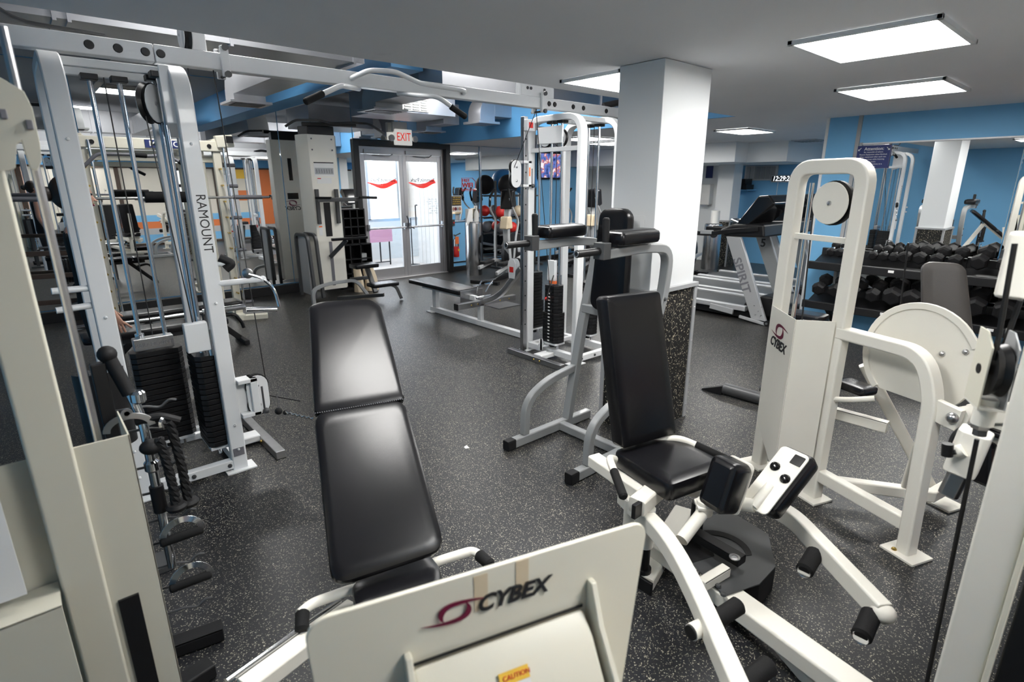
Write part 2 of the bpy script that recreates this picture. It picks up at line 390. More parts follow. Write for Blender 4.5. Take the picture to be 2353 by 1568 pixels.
panel(1.25, 6.45, 1.85, 7.1, CH, 'ceiling light on the upper ceiling above the rack machines')
panel(4.5, 6.3, 5.1, 7.0, CH, 'ceiling light on the upper ceiling in front of the entrance doors')
panel(3.4, 3.82, 4.1, 4.42, CH, 'ceiling light on the upper ceiling over the right end of the crossover beam')
panel(.75, 3.78, 1.5, 4.36, CH, 'ceiling light on the upper ceiling over the left end of the crossover beam')
panel(5.0, 5.2, 5.6, 5.8, CH, 'added unseen fill light panel on the upper ceiling by the blue bulkhead')  # extra fill added to brighten the ceiling recess

# ------------------------------------------------------------------ entrance doors
S('trim_6', 'black_trim', ((4.36, YB-.07, 0), (4.46, YB+.06, 2.41)), ((6.21, YB-.07, 0), (6.31, YB+.06, 2.41)), ((4.46, YB-.07, 2.31), (6.21, YB+.06, 2.41)), bevel=.008)
df = S('door_1', 'aluminium', ((4.46, YB+.02, 0), (4.52, YB+.12, 2.31)), ((6.15, YB+.02, 0), (6.21, YB+.12, 2.31)), ((4.52, YB+.02, 2.19), (6.15, YB+.12, 2.31)), ((4.46, YB-.02, 0), (6.21, YB+.14, .02)), bevel=.004)
for i, (a, b) in enumerate(((4.525, 5.325), (5.335, 6.145))):
    st = .075 if i else .07
    M().box((a, YB+.04, .02), (a+st, YB+.09, 2.185)).box((b-st, YB+.04, .02), (b, YB+.09, 2.185)).box((a+st, YB+.04, .02), (b-st, YB+.09, .2)).box((a+st, YB+.04, 2.08), (b-st, YB+.09, 2.185)).build('door_leaf', 'aluminium', df, bevel=.004)
    M().box((a+st-.005, YB+.062, .195), (b-st+.005, YB+.068, 2.085)).build('glass_pane', 'glass', df, smooth=False)
    k = M().tube([(a+.03, YB-.03, .93), (b-.03, YB-.03, .93)], .017, 12)
    for x in (a+.035, b-.035): k.cbox((x, YB+.005, .95), .035, .08, .11)
    k.build('push_bar', 'brushed_steel', df, bevel=.002)
    M().box((a+.05, YB-.01, 2.2), (a+.36, YB+.03, 2.26)).build('door_closer', 'silver_paint', df, bevel=.004)
    M().tube([(a+.2, YB, 2.17), (a+.5, YB-.04, 2.15), (a+.62, YB+.03, 2.2)], .008, 6).build('closer_arm', 'steel', df)
    cx = (a+b)/2
    sw = []
    for q in range(15):
        t = q/14; x = -.29+.58*t; c_ = .035*math.sin(t*5.2+2.0)+.02
        sw.append((x, c_-.004-.03*math.sin(math.pi*min(1, t*1.15))*(1 if t < .97 else 0)))
    low = [(x, yy) for x, yy in sw]; upp = [(x, yy+.014+.07*min(1, q/7)*(1 if q < 14 else .2)) for q, (x, yy) in enumerate(sw)]
    M().plate((cx, YB+.055, 1.66), -X, Z, [(-x, yy) for x, yy in low]+[(-x, yy) for x, yy in upp[::-1]], .002).build('red_swoosh', 'red_film', df, smooth=False)
    text('Summit Park', (cx-.0, YB+.054, 1.755), X, Z, .1, 'ink', df, shear=-.3, mirror=True)
    text('Clubhouse', (cx-.12, YB+.052, 1.675), X, Z, .055, 'paper', df, mirror=True)
tx = text('CLUB HOURS\nMONDAY - FRIDAY\n5 AM - 11 PM\nSATURDAY\n7 AM - 9 PM\nSUNDAY\n8 AM - 9 PM', (5.98, YB+.054, 1.28), X, Z, .045, 'paper', df, mirror=True)
M().tube([(5.36, YB-.02, .95), (5.33, YB-.07, 1.06), (5.30, YB-.07, 1.13)], .012, 8).tube([(5.36, YB-.02, .95), (5.44, YB-.09, .9)], .011, 8).build('handle_lever', 'dark_gray', df)

# vestibule beyond the glass
S('floor_vestibule', 'wood_floor', ((2.5, YB+.18, -.05), (8.2, 13.6, -.002)))
S('wall_vestibule', 'siding', ((6.55, YB+.18, 0), (6.7, 10.6, 2.6)), ((7.35, 10.6, 0), (7.5, 13.6, 2.6)), ((7.0, 12.2, 0), (7.35, 12.35, 2.6)))
pl = M()
for i in range(9): pl.box((6.54, YB+.2+i*.155, 0), (6.551, YB+.345+i*.155, 2.6))
pl.build('siding_board', 'siding', bpy.data.objects['wall_vestibule'], bevel=.003)['kind'] = 'stuff'
S('window_1', 'aluminium', ((3.2, 11.6, 0), (3.26, 11.66, 2.5)), ((4.6, 11.6, .9), (4.66, 11.66, 2.5)), ((5.9, 11.6, .9), (5.96, 11.66, 2.5)), ((3.2, 11.6, .86), (7.4, 11.7, .92)), ((3.2, 11.6, 2.45), (7.4, 11.7, 2.55)))
M().box((3.26, 11.63, .92), (7.4, 11.636, 2.45)).build('glass_pane', 'glass', bpy.data.objects['window_1'], smooth=False)
S('wall_low_vestibule', 'siding', ((3.2, 11.6, 0), (7.4, 11.7, .86)))
S('ground_outside', 'garden', ((-6, 13.6, -.1), (14, 30, -.06)))
ex = thing('outside_hedge', 'pale sunlit hedge seen through the vestibule glass', 'hedge', (4.5, 19, 0))
hb = M(); 
for i in range(46): hb.ball((-2+random.random()*13, 18.5+random.random(), random.random()*1.9), .45+random.random()*.35, 5)
hb.build('foliage', 'garden', ex)
# ------------------------------------------------------------------ shared machine pieces
def pulley_block(parent, c, u, v, n=2, r=.055, gap=.032, name='pulley_housing', wheelm='black_plastic', m='white_paint', over=1.08, axis_off=None):
    """two plates hugging n wheels; wheels are stacked along v, plates lie in the (u, v) plane"""
    c = V(c); u = V(u).normalized(); v = V(v).normalized(); nn = u.cross(v).normalized()
    L = (n-1)*r*1.95; pts = []
    for a in range(0, 181, 20): pts.append((r*.98*math.cos(R(a)), L/2+r*.98*math.sin(R(a))))
    for a in range(180, 361, 20): pts.append((r*.98*math.cos(R(a)), -L/2+r*.98*math.sin(R(a))))
    h = M()
    for s_ in (-1, 1): h.plate(c+nn*s_*gap/2, u, v, pts, .005)
    o = h.build(name, m, parent, bevel=.001)
    for i in range(n):
        p = c+v*(-L/2+i*r*1.95)
        M().lathe(p, [(r*.4, -gap/2+.004), (r*over, -gap/2+.005), (r*over*.86, 0), (r*over, gap/2-.005), (r*.4, gap/2-.004)], nn, 24).build('pulley_wheel', wheelm, o)
        b = M().lathe(p-nn*(gap/2+.012), [(.004, 0), (.009, .002), (.011, .007), (.011, .01)], nn, 10).lathe(p+nn*(gap/2+.002), [(.011, 0), (.011, .007), (.009, .01), (.004, .012)], nn, 10)
        b.build('pulley_bolt', 'steel', o)
    return o
def bolt(parent, p, n, r=.011, m='dark_gray'):
    n = V(n).normalized(); return M().lathe(V(p), [(r, 0), (r, .004), (r*.75, .009), (r*.2, .011)], n, 10).build('bolt', m, parent)
def cable(parent, pts, r=.0032, m='black_plastic'): return M().tube(pts, r, 6).build('cable', m, parent)
def stack(parent, cx, cy, z0, n, t, wx, wy, m='iron', neck=None):
    """weight plates; each a part of its own sharing two meshes"""
    o0 = None
    for i in range(n):
        k = 1 if (neck is None or i < neck) else .86
        if i == 0 or i == neck:
            a, b, c_ = wx/2*k, wy/2*k, min(wx, wy)*.22
            pl = [(-a+c_, -b), (a-c_, -b), (a, -b+c_), (a, b-c_), (a-c_, b), (-a+c_, b), (-a, b-c_), (-a, -b+c_)]
            q = M().prism([(cx+x, cy+y, z0+i*t) for x, y in pl], (0, 0, t*.86)); o0 = q.build('weight_plate', m, parent, bevel=.002, seg=1); base = i
        else:
            o = o0.copy(); COL.objects.link(o); o.location = (0, 0, (i-base)*t)
def grip(parent, p, q, r, m='foam', name='handle_grip'):
    d = (V(q)-V(p)).normalized(); L = (V(q)-V(p)).length
    return M().lathe(p, [(r*.75, 0), (r, .006), (r*.97, L*.5), (r, L-.008), (r*.7, L)], d, 16).build(name, m, parent)

# ------------------------------------------------------------------ cable crossover
cr = thing('cable_crossover', 'long white cable crossover station with two towers joined by an overhead beam and chin-up bar', 'exercise machine', (0, 0, 0))
def arch(x, y0=3.41, y1=4.08, h=2.30, w=.085, d=.055):
    o = M().path([(x, y0, 0), (x, y0, h-.03), (x, y1, h-.03), (x, y1, 0)], w, d, fr=.17, n=7).build('upright_arch', 'white_paint', cr, bevel=.002)
    M().cbox((x, y0, .005), .17, .12, .01).cbox((x, y1, .005), .17, .12, .01).build('foot_plate', 'white_paint', o, bevel=.002)
    for z in (.14, .3, 1.05, 1.9): bolt(o, (x, y0-.028, z), (0, -1, 0), .008, 'white_paint')
    return o
for x in (.235, .745, 3.82, 4.33): arch(x)
# the overhead beam: long middle beam and two end beams bolted in line
for a, b, n_ in ((-1.15, .70, 'end_beam'), (.70, 3.62, 'overhead_beam'), (3.62, 5.0, 'end_beam')):
    M().box((a+.002, 3.68, 2.325), (b-.002, 3.76, 2.415)).build(n_, 'white_paint', cr, bevel=.006)
hole = M()
for x in (.42, .54, .66, .73, 3.67, 3.74, 3.98, 4.12, 4.45): hole.lathe((x, 3.677, 2.37), [(.005, -.004), (.018, -.004), (.022, .002), (.022, .006)], (0, 1, 0), 14)
hole.build('beam_plug', 'black_plastic', cr)
# tower frames: base rails, cross rails
for s_, xa, xb in ((1, .745, .235), (-1, 3.82, 4.33)):
    x0, x1 = min(xa, xb), max(xa, xb)
    M().box((x0, 3.385, .02), (x1, 3.44, .075)).box((x0, 4.05, .02), (x1, 4.1, .075)).build('base_rail', 'white_paint', cr, bevel=.004)
    M().box((xa-.03, 3.43, .03), (xa+.03, 4.06, .09)).box((xb-.03, 3.43, .03), (xb+.03, 4.06, .09)).build('base_rail', 'white_paint', cr, bevel=.004)
    M().box((x0-.02, 3.84, 2.245), (x1+.02, 3.88, 2.285)).box((x0, 3.56, 2.245), (x1, 3.60, 2.285)).build('rod_rail', 'white_paint', cr, bevel=.004)
    M().box((xa-.02, 3.43, 1.98), (xa+.02, 4.06, 2.02)).build('cross_rail', 'white_paint', cr, bevel=.004)
    M().box((x0, 3.79, .1), (x1, 3.83, .14)).build('cross_rail', 'white_paint', cr, bevel=.004)
    for x in (x0+.06, x1-.06, (x0+x1)/2): bolt(cr, (x, 3.384, .048), (0, -1, 0), .013, 'dark_gray')
    # chrome track upright carrying the adjustable pulley, with its floor stabiliser
    xs = xa+s_*.10
    M().box((xs-.025, 4.03, .02), (xs+.025, 4.08, 2.3)).build('pulley_track', 'steel', cr, bevel=.005)
    hl = M()
    for i in range(13): hl.lathe((xs-.001, 4.027, .3+i*.15), [(.004, -.001), (.007, -.001), (.007, .003)], (0, 1, 0), 8)
    hl.build('track_hole', 'black_plastic', cr)
    M().box((xa+s_*.235-.03, 3.36, .0), (xa+s_*.235+.03, 4.12, .055)).build('stabiliser_bar', 'steel', cr, bevel=.005)
    for yy in (3.64, 3.72): bolt(cr, (xa+s_*.235-.031, yy, .03), (-1, 0, 0), .009, 'brass')
    M().bar((xa, 3.73, .04), (xa+s_*.21, 3.73, .04), .11, .05).build('base_rail', 'white_paint', cr, bevel=.004)
    # weight stacks with guide rods
    if s_ == 1: st = [((x0+x1)/2-.02, 3.80, .27, .12, 17), (xa-.08, 3.56, .12, .26, 17)]
    else: st = [(xa, 3.72, .15, .22, 17), (xb, 3.72, .13, .22, 16), (4.07, 4.27, .24, .12, 18)]
    for (cx, cy, wx, wy, n) in st:
        stack(cr, cx, cy, .17, n, .034, wx, wy, neck=(9 if s_ == -1 else None))
        top = .17+n*.034
        d = (0, .065) if wy > wx else (.065, 0)
        g = M()
        for k in (-1, 1): g.cyl((cx+d[0]*k, cy+d[1]*k, .1), (cx+d[0]*k, cy+d[1]*k, 2.25), .0125, 12)
        g.build('guide_rod', 'chrome', cr)
        M().cyl((cx-d[0], cy-d[1], top+.002), (cx-d[0], cy-d[1], top+.1), .024, 16).build('rod_collar', 'chrome', cr)
        M().cbox((cx, cy, .155), wx*.9, wy*.9, .02).build('stack_rest', 'white_paint', cr, bevel=.003)
        M().cyl((cx, cy, .11), (cx, cy, .146), .035).build('rubber_bumper', 'rubber_black', cr)
        b_ = M().cbox((cx-d[0], cy-d[1], 2.235), .075, .075, .03).cbox((cx+d[0], cy+d[1], 2.235), .075, .075, .03); b_.build('rod_cap', 'black_plastic', cr, bevel=.004)
        cable(cr, [(cx, cy, top), (cx, cy, 2.24)])
    if s_ == -1:
        M().box((xa-.02, 3.70, .78), (xa+.02, 3.80, .98)).build('stack_head', 'white_paint', cr, bevel=.006)
        M().box((xa-.03, 3.685, .755), (xa+.03, 3.75, .775)).build('red_label', 'orange_tag', cr)
        nums = M()
        for i in range(15): nums.box((xa-.077, 3.70, .185+i*.034), (xa-.0745, 3.725, .197+i*.034))
        nums.build('weight_number', 'paper', cr)
        M().tube([(xa-.08, 3.73, .62), (xa-.12, 3.7, .60), (xa-.10, 3.69, .72), (xa-.03, 3.7, .84)], .006, 6).build('pin_lanyard', 'black_plastic', cr)
        M().ball((xa-.10, 3.725, .615), .018, 6).build('selector_pin', 'red', cr)
# paramount lettering down the near left post and a cast name plate on the stack head
text('RAMOUNT', (.748, 3.3815, 1.49), -Z, X, .068, 'ink', cr, sx=.93, ext=.0005)
nm = M().box((.36, 3.735, .755), (.565, 3.80, .83)).build('stack_head', 'steel', cr, bevel=.006)
text('PARAMOUNT', (.4625, 3.733, .79), X, Z, .032, 'ink_grey', nm)
M().box((.57, 3.40, .78), (.69, 3.45, .95)).build('stack_shroud', 'white_paint', cr, bevel=.008)
M().cyl((.70, 3.43, .745), (.70, 3.43, .90), .024).build('rod_collar', 'chrome', cr)
M().box((.715, 3.378, .10), (.775, 3.3805, .15)).build('rating_label', 'ink_grey', cr)
# overhead pulleys and clamps
pulley_block(cr, (.87, 3.72, 2.485), Y, Z, 1, .075, .04); M().box((.84, 3.70, 2.41), (.97, 3.74, 2.53)).build('pulley_bracket', 'white_paint', cr, bevel=.012)
for xx in (1.045, 3.58):
    M().box((xx-.022, 3.65, 2.29), (xx+.022, 3.675, 2.45)).box((xx-.022, 3.765, 2.29), (xx+.022, 3.79, 2.45)).build('beam_clamp', 'white_paint', cr, bevel=.004)
    k = M()
    for z in (2.30, 2.44): k.cyl((xx, 3.63, z), (xx, 3.81, z), .009, 8).lathe((xx, 3.628, z), [(.018, 0), (.018, .014), (.008, .018)], (0, 1, 0), 10)
    k.build('clamp_bolt', 'dark_gray', cr)
M().box((3.34, 3.69, 2.41), (3.74, 3.705, 2.52)).box((3.34, 3.745, 2.41), (3.74, 3.76, 2.52)).build('pulley_bracket', 'white_paint', cr, bevel=.012)
for x in (3.42, 3.46, 3.62): bolt(cr, (x, 3.69, 2.475), (0, -1, 0), .013, 'dark_gray')
M().lathe((3.68, 3.71, 2.47), [(.02, 0), (.07, .002), (.06, .015), (.07, .028), (.02, .03)], (0, 1, 0), 20).build('pulley_wheel', 'black_plastic', cr)
M().tube([(4.45, 3.72, 2.42), (4.62, 3.66, 2.46), (4.9, 3.6, 2.43)], .03, 12, fr=.05).build('roller_cover', 'black_plastic', cr)
pulley_block(cr, (.62, 3.54, 2.1), V((-.6, -.8, 0)), Z, 1, .095, .045, over=1.05)
M().prism([(.66, 3.45, 2.28), (.66, 3.45, 2.0), (.70, 3.62, 1.94), (.70, 3.62, 2.28)], (.05, .0, 0)).build('pulley_bracket', 'white_paint', cr, bevel=.006)
pulley_block(cr, (3.87, 3.72, 2.10), Y, V((0, 0, 1)), 1, .075, .035); pulley_block(cr, (3.82, 3.86, 2.10), Y, Z, 1, .075, .035)
M().box((3.79, 3.63, 2.05), (3.80, 3.95, 2.20)).build('pulley_bracket', 'white_paint', cr, bevel=.02)
# the two adjustable carriages with their double pulleys
for c_, xt, zt in (((3.60, 4.05, 1.785), 3.72, 1.785), ((.90, 3.40, .455), .845, .455)):
    c_ = V(c_)
    M().box((xt-.055, c_.y-.045, zt-.12), (xt+.055, c_.y+.045, zt-.095)).box((xt-.055, c_.y-.045, zt+.095), (xt+.055, c_.y+.045, zt+.12)).box((xt+.012, c_.y-.045, zt-.12), (xt+.055, c_.y+.045, zt+.12)).build('carriage', 'white_paint', cr, bevel=.004)
    pulley_block(cr, c_, X, Z, 2, .064, .034)
    M().cyl((xt+.08, c_.y-.02, zt+.05), (xt+.08, c_.y-.02, zt-.12), .006, 8).ball((xt+.085, c_.y-.03, zt-.11), .02, 6).build('pull_pin', 'dark_gray', cr)
    if zt > 1: M().box((xt+.02, c_.y-.047, zt-.02), (xt+.035, c_.y-.045, zt+.06)).build('warning_label', 'orange_tag', cr)
M().box((.775, 3.40, .36), (.85, 3.42, .56)).build('carriage', 'white_paint', cr, bevel=.004)
cable(cr, [(.99, 3.72, 2.33), (.965, 3.42, .51)]); cable(cr, [(.96, 3.40, .43), (1.10, 3.25, .40)])
cable(cr, [(3.58, 3.74, 2.33), (3.57, 4.03, 1.84)]); cable(cr, [(3.66, 4.0, 2.2), (3.67, 4.03, .3)]); cable(cr, [(3.55, 3.72, 2.32), (3.76, 3.66, .25)])
cable(cr, [(.58, 3.5, 2.05), (.63, 3.42, .78)]); cable(cr, [(.86, 3.72, 2.32), (.8, 3.5, .3)])
pulley_block(cr, (3.73, 3.80, .13), V((.7, .7, 0)), Z, 1, .06, .03)
M().box((3.69, 3.98, 2.17), (3.79, 4.03, 2.27)).build('cable_guide', 'white_paint', cr, bevel=.005); M().box((3.71, 3.977, 2.195), (3.76, 3.98, 2.245)).build('red_label', 'red', cr)
# chin-up bar fixed across the beam
cb = M().tube([(1.82, 3.68, 2.37), (1.86, 3.50, 2.40), (2.02, 3.46, 2.405), (2.30, 3.58, 2.375), (2.70, 3.60, 2.37), (2.74, 3.68, 2.365)], .016, 12, fr=.05).build('chin_up_bar', 'white_paint', cr)
M().tube([(1.39, 3.4, 2.165), (1.62, 3.42, 2.275), (1.9, 3.74, 2.32)], .0155, 12, fr=.05).build('chin_up_arm', 'white_paint', cr)
M().tube([(2.53, 3.4, 2.165), (2.33, 3.42, 2.275), (2.2, 3.74, 2.32)], .0155, 12, fr=.05).build('chin_up_arm', 'white_paint', cr)
grip(cr, (1.375, 3.395, 2.158), (1.50, 3.41, 2.218), .021); grip(cr, (2.545, 3.395, 2.158), (2.42, 3.41, 2.222), .021)
# accessory horns on the left tower
hn = M().tube([(.77, 3.40, 1.155), (1.0, 3.34, 1.165)], .017, 12).tube([(.77, 3.41, 1.265), (.83, 3.39, 1.27)], .016, 12).tube([(.23, 3.42, 1.20), (.05, 3.40, 1.205)], .016, 12).tube([(.23, 3.42, 1.115), (.05, 3.40, 1.11)], .016, 12)
hn.ball((1.0, 3.34, 1.165), .02, 8).build('accessory_horn', 'white_paint', cr)
M().tube([(.80, 3.40, 1.30), (.86, 3.38, 1.265), (.82, 3.39, 1.235)], .024, 12, fr=.02).build('horn_cap', 'rubber_black', cr)
# single hand stirrup hanging from the horn
hs = thing('stirrup_handle', 'chrome single stirrup handle hanging from the horn of the lettered post', 'cable attachment', (.97, 3.35, 1.15))
M().tube([(.93, 3.35, 1.20), (1.0, 3.33, 1.17), (1.05, 3.31, 1.10), (1.06, 3.30, 1.0)], .009, 8, fr=.04).build('hanger', 'chrome', hs)
M().cyl((.885, 3.33, 1.0), (1.045, 3.30, .985), .016).build('handle_grip', 'chrome', hs)
M().lathe((.925, 3.352, 1.205), [(.022, -.006), (.03, -.003), (.03, .003), (.022, .006)], (.4, 1, 0), 14).build('eye_ring', 'steel', hs)
# cable end clips hanging from the low pulley
clp = thing('cable_clip', 'snap clip and rubber stopper ball on the cable end of the low left pulley', 'cable attachment', (1.12, 3.24, .38))
e1 = gy(640, 945, 3.15); e2 = gy(720, 963, 3.0)
cable(clp, [(1.0, 3.36, .44), e1]); M().ball(e1, .022, 8).ball(e1+V((.03, -.02, -.012)), .014, 6).build('stopper_ball', 'rubber_black', clp)
ch = M()
for i in range(6): ch.tube([e1.lerp(e2, .2+i*.13)+V((0, 0, .008)), e1.lerp(e2, .28+i*.13)+V((0, .008, -.006)), e1.lerp(e2, .36+i*.13)+V((0, 0, .006))], .0045, 6)
ch.build('chain', 'chrome', clp)

# ------------------------------------------------------------------ seated row station
lr = thing('seated_row_bench', 'low white seated row bench with black pad and steel foot bar by right cable tower', 'bench', (4.07, 5.5, 0))
f = M().box((4.03, 4.40, .005), (4.10, 6.30, .07)); f.box((4.035, 6.16, .07), (4.095, 6.24, .40)).box((4.04, 5.18, .07), (4.09, 5.25, .30)).cbox((4.065, 6.25, .006), .18, .14, .012)
f.build('frame', 'white_paint', lr, bevel=.004)
M().pad((4.065, 6.02, .395), X, Y, .36, 1.18, .055, .03).build('seat_pad', 'vinyl', lr)
M().box((3.90, 5.40, .20), (4.25, 5.41, .425)).build('end_plate', 'steel', lr, bevel=.003)
M().box((4.04, 5.3, .3), (4.09, 6.5, .36)).build('seat_rail', 'white_paint', lr, bevel=.003)
fb = M().box((3.70, 5.18, .25), (4.62, 5.25, .32)).build('foot_bar', 'steel', lr, bevel=.005)
for x in (3.9, 4.0, 4.35, 4.5): bolt(fb, (x, 5.18, .285), (0, -1, 0), .009, 'brass')
M().cbox((3.698, 5.215, .285), .012, .075, .075).build('end_cap', 'black_plastic', fb)
M().path([(4.07, 5.22, .29), (4.07, 4.85, .42), (4.07, 4.47, .80)], .06, .06, fr=.2).build('pulley_arm', 'steel', lr, bevel=.004)
M().box((4.1, 4.9, .25), (4.45, 5.22, .262)).build('foot_tread', 'steel', lr)
pulley_block(lr, (4.07, 4.55, .83), V((0, .5, .85)), V((0, -.85, .5)), 1, .07, .035)
M().plate((4.04, 4.60, .76), V((0, 1, 0)), Z, [(-.05, -.09), (.05, -.09), (.065, .06), (.055, .10), (.02, .135), (-.02, .135), (-.055, .10), (-.065, .06)], .006).build('pulley_bracket', 'white_paint', lr, bevel=.001)
M().box((4.03, 4.57, .74), (4.036, 4.63, .80)).build('red_label', 'red', lr)
M().bar((4.07, 4.5, 1.0), (4.07, 4.40, 1.01), .07, .06).build('upper_arm', 'white_paint', lr, bevel=.004)
rh = thing('row_handle', 'chrome double row handle resting on the foot bar of the row bench', 'cable attachment', (4.07, 5.1, .5))
k = M()
for s_ in (-1, 1):
    k.tube([(4.07, 4.93, .62), (4.07+s_*.09, 5.08, .58), (4.07+s_*.09, 5.16, .5), (4.07+s_*.07, 5.2, .42)], .008, 8, fr=.02)
    k.cyl((4.07+s_*.09-.07, 5.16, .52), (4.07+s_*.09+.05, 5.16, .52), .014, 10)
k.tube([(3.99, 5.2, .36), (4.2, 5.18, .37)], .014, 10).tube([(4.07, 4.93, .62), (4.07, 4.66, .78)], .005, 6)
k.build('handle_frame', 'chrome', rh)
# ------------------------------------------------------------------ brand mark: maroon swoosh and slanted lettering
def cybex(parent, c, u, v, size, side=False, mirror=False, mark_only=False):
    """c = centre of the lettering; swoosh above it, or to its left when side=True"""
    c = V(c); u = V(u).normalized(); v = V(v).normalized(); k = size
    def cres(flip):
        o_, i_ = [], []
        for q in range(15):
            t = q/14; a = R(28+215*t)
            w_ = math.sin(math.pi*min(1, t*1.08))**.8*.32
            ro = .55+(.75*(1-t)**3)
            x, y = ro*math.cos(a)*1.15, .42*math.sin(a)*(1+.12*(1-t))
            o_.append((x, y)); i_.append((x-math.cos(a)*w_*.9, y-math.sin(a)*w_*.62))
        s_ = -1 if flip else 1
        return [(s_*x*k, s_*y*k) for x, y in o_+i_[::-1]]
    cc = c-u*k*2.35+v*k*.02 if side else c+v*k*1.02+u*k*.05
    k *= 1.0 if side else 1.2
    for fl in (0, 1):
        M().plate(cc, u, v, cres(fl), .0012).build('maroon_swoosh', 'maroon', parent, smooth=False)
    if not mark_only:
        text('CYBEX', c, u, v, size*.98, 'ink', parent, shear=.3, bold=.028, sx=1.0)

# ------------------------------------------------------------------ grey vertical knee raise and dip station
vk = thing('knee_raise_station', 'grey steel knee raise and dip station with black pads in front of the white column', 'exercise machine', (2.6, 2.2, 0))
for y, lab in ((2.49, 'l'), (1.93, 'r')):
    M().path([(2.17, y, .035), (2.95, y, .035)], .055, .065).build('base_rail', 'gray_paint', vk, bevel=.003)
    M().path([(2.13, y, .035), (2.2, y, .035)], .06, .07).build('rubber_foot', 'rubber_black', vk, bevel=.008)
    M().path([(2.72, y, .06), (2.86, y, .80), (2.95, y, 1.12), (2.99, y, 1.31), (2.72, y, 1.335), (2.34, y, 1.325)] if y > 2 else
             [(2.72, y, .06), (2.86, y, .70), (2.97, y, 1.05), (2.99, y, 1.31), (2.72, y, 1.335), (2.36, y, 1.325)], .055, .062, up=(0, 1, 0), fr=.11, n=6).build('upright_arm', 'gray_paint', vk, bevel=.003)
    M().path([(2.30, y, .07), (2.31, y, .30), (2.50, y, .40), (2.80, y, .44)], .05, .05, up=(0, 1, 0), fr=.14, n=6).build('step_tube', 'gray_paint', vk, bevel=.003)
    M().cbox((2.35, y, 1.345), .06, .075, .09).build('arm_bracket', 'dark_gray', vk, bevel=.003)
    grip(vk, (2.14, y, 1.345), (2.33, y, 1.345), .021, 'black_plastic')
    M().lathe((2.1385, y, 1.345), [(.006, .004), (.014, .0), (.017, .0), (.017, .004)], (1, 0, 0), 12).build('grip_rim', 'steel', vk)
    grip(vk, (2.39, y+.01, 1.36), (2.385, y+.01, 1.52), .02, 'rubber_black')
    M().pad((2.60, y-.01, 1.405), X, Y, .36, .15, .075, .03, .02).build('arm_pad', 'vinyl', vk)
    bolt(vk, (2.945, y-.03, 1.0), (0, -1, 0), .013); bolt(vk, (2.93, y-.03, .90), (0, -1, 0), .013)
M().path([(2.86, 1.93, .86), (2.86, 2.49, .86)], .05, .06).build('cross_tube', 'gray_paint', vk, bevel=.003)
M().path([(2.64, 1.95, .035), (2.64, 2.47, .035)], .055, .06).build('cross_tube', 'gray_paint', vk, bevel=.003)
M().pad((2.80, 2.21, 1.22), Y, V((.06, 0, 1)), .28, .66, .075, .07, .02, taper=.85).build('back_pad', 'vinyl', vk)
M().box((2.84, 2.18, .86), (2.88, 2.24, 1.4)).build('pad_bracket', 'gray_paint', vk, bevel=.003)
M().box((2.42, 1.898, .01), (2.52, 1.9015, .06)).build('worn_sticker', 'paper', vk)

# ------------------------------------------------------------------ inner and outer thigh machine
ab = thing('thigh_machine', 'white hip adductor machine with black seat, twin knee pads and foam foot pegs, near right', 'exercise machine', (1.95, 1.1, 0))
F = V((-.21, -.978, 0)).normalized(); Lr = V((.978, -.21, 0)).normalized()   # towards the feet, towards the picture's right
def at(a, b, z): return V((1.95, 1.2, 0))+F*a+Lr*b+V((0, 0, z))
M().pad(at(-.01, .05, .475), Lr, -F, .36, .36, .085, .03, .014).build('seat_pad', 'vinyl', ab)
bn = (F+Z*.12).normalized(); bv_ = (Z*.985+Lr*-.10-F*.14).normalized()
M().pad(at(-.22, .01, .88), Lr, bv_, .335, .70, .085, .022, .012, taper=.93).build('back_pad', 'vinyl', ab)
M().path([at(-.26, .02, .42), at(-.27, .02, .62), at(-.34, 0, 1.0)], .06, .04).build('back_post', 'warm_white', ab, bevel=.003)
for s_, a, b in ((-1, (1.745, 1.33, .52), (1.63, 1.17, .475)), (1, (2.19, 1.24, .52), (2.24, 1.02, .475))):
    a = V(a); b = V(b)
    mid = V((1.95+s_*.13, 1.37, .50))
    M().tube([mid, a+V((-.02*s_, .03, .01)), a.lerp(b, .25)], .017, 12, fr=.05).build('side_handle', 'warm_white', ab)
    grip(ab, a.lerp(b, .2), b, .019)
# frame under the seat
M().path([at(-.33, -.13, .40), at(.06, -.13, .40)], .07, .06).build('seat_beam', 'warm_white', ab, bevel=.003)
M().cbox((1.70, 1.14, .41), .085, .02, .065).build('end_cap', 'black_plastic', ab, bevel=.003)
M().path([(1.70, 1.155, .41), (2.2, 1.22, .41)], .075, .07).build('seat_beam', 'warm_white', ab, bevel=.003)
M().cyl((1.775, 1.15, .19), (1.775, 1.15, .375), .035).build('seat_post', 'warm_white', ab)
M().cyl((1.775, 1.15, .075), (1.775, 1.15, .19), .026).cyl((1.775, 1.15, .06), (1.775, 1.15, .078), .036).build('seat_post', 'black_plastic', ab)
M().path([(1.745, 1.13, .03), (2.35, 1.30, .03)], .10, .06).build('rear_foot', 'warm_white', ab, bevel=.004)
M().cbox((1.735, 1.127, .03), .015, .11, .062).build('end_cap', 'black_plastic', ab, bevel=.003)
M().path([(1.98, 1.3, .03), (1.99, 1.3, .42)], .08, .06, up=(0, 1, 0)).build('rear_post', 'warm_white', ab, bevel=.003)
M().path([(1.93, 1.2, .09), at(.28, .0, .09), at(1.15, .0, .12)], .10, .075).build('main_boom', 'warm_white', ab, bevel=.004)
M().path([at(.62, .0, .08), at(.78, .02, -.0)], .06, .05).build('boom_leg', 'warm_white', ab, bevel=.003)
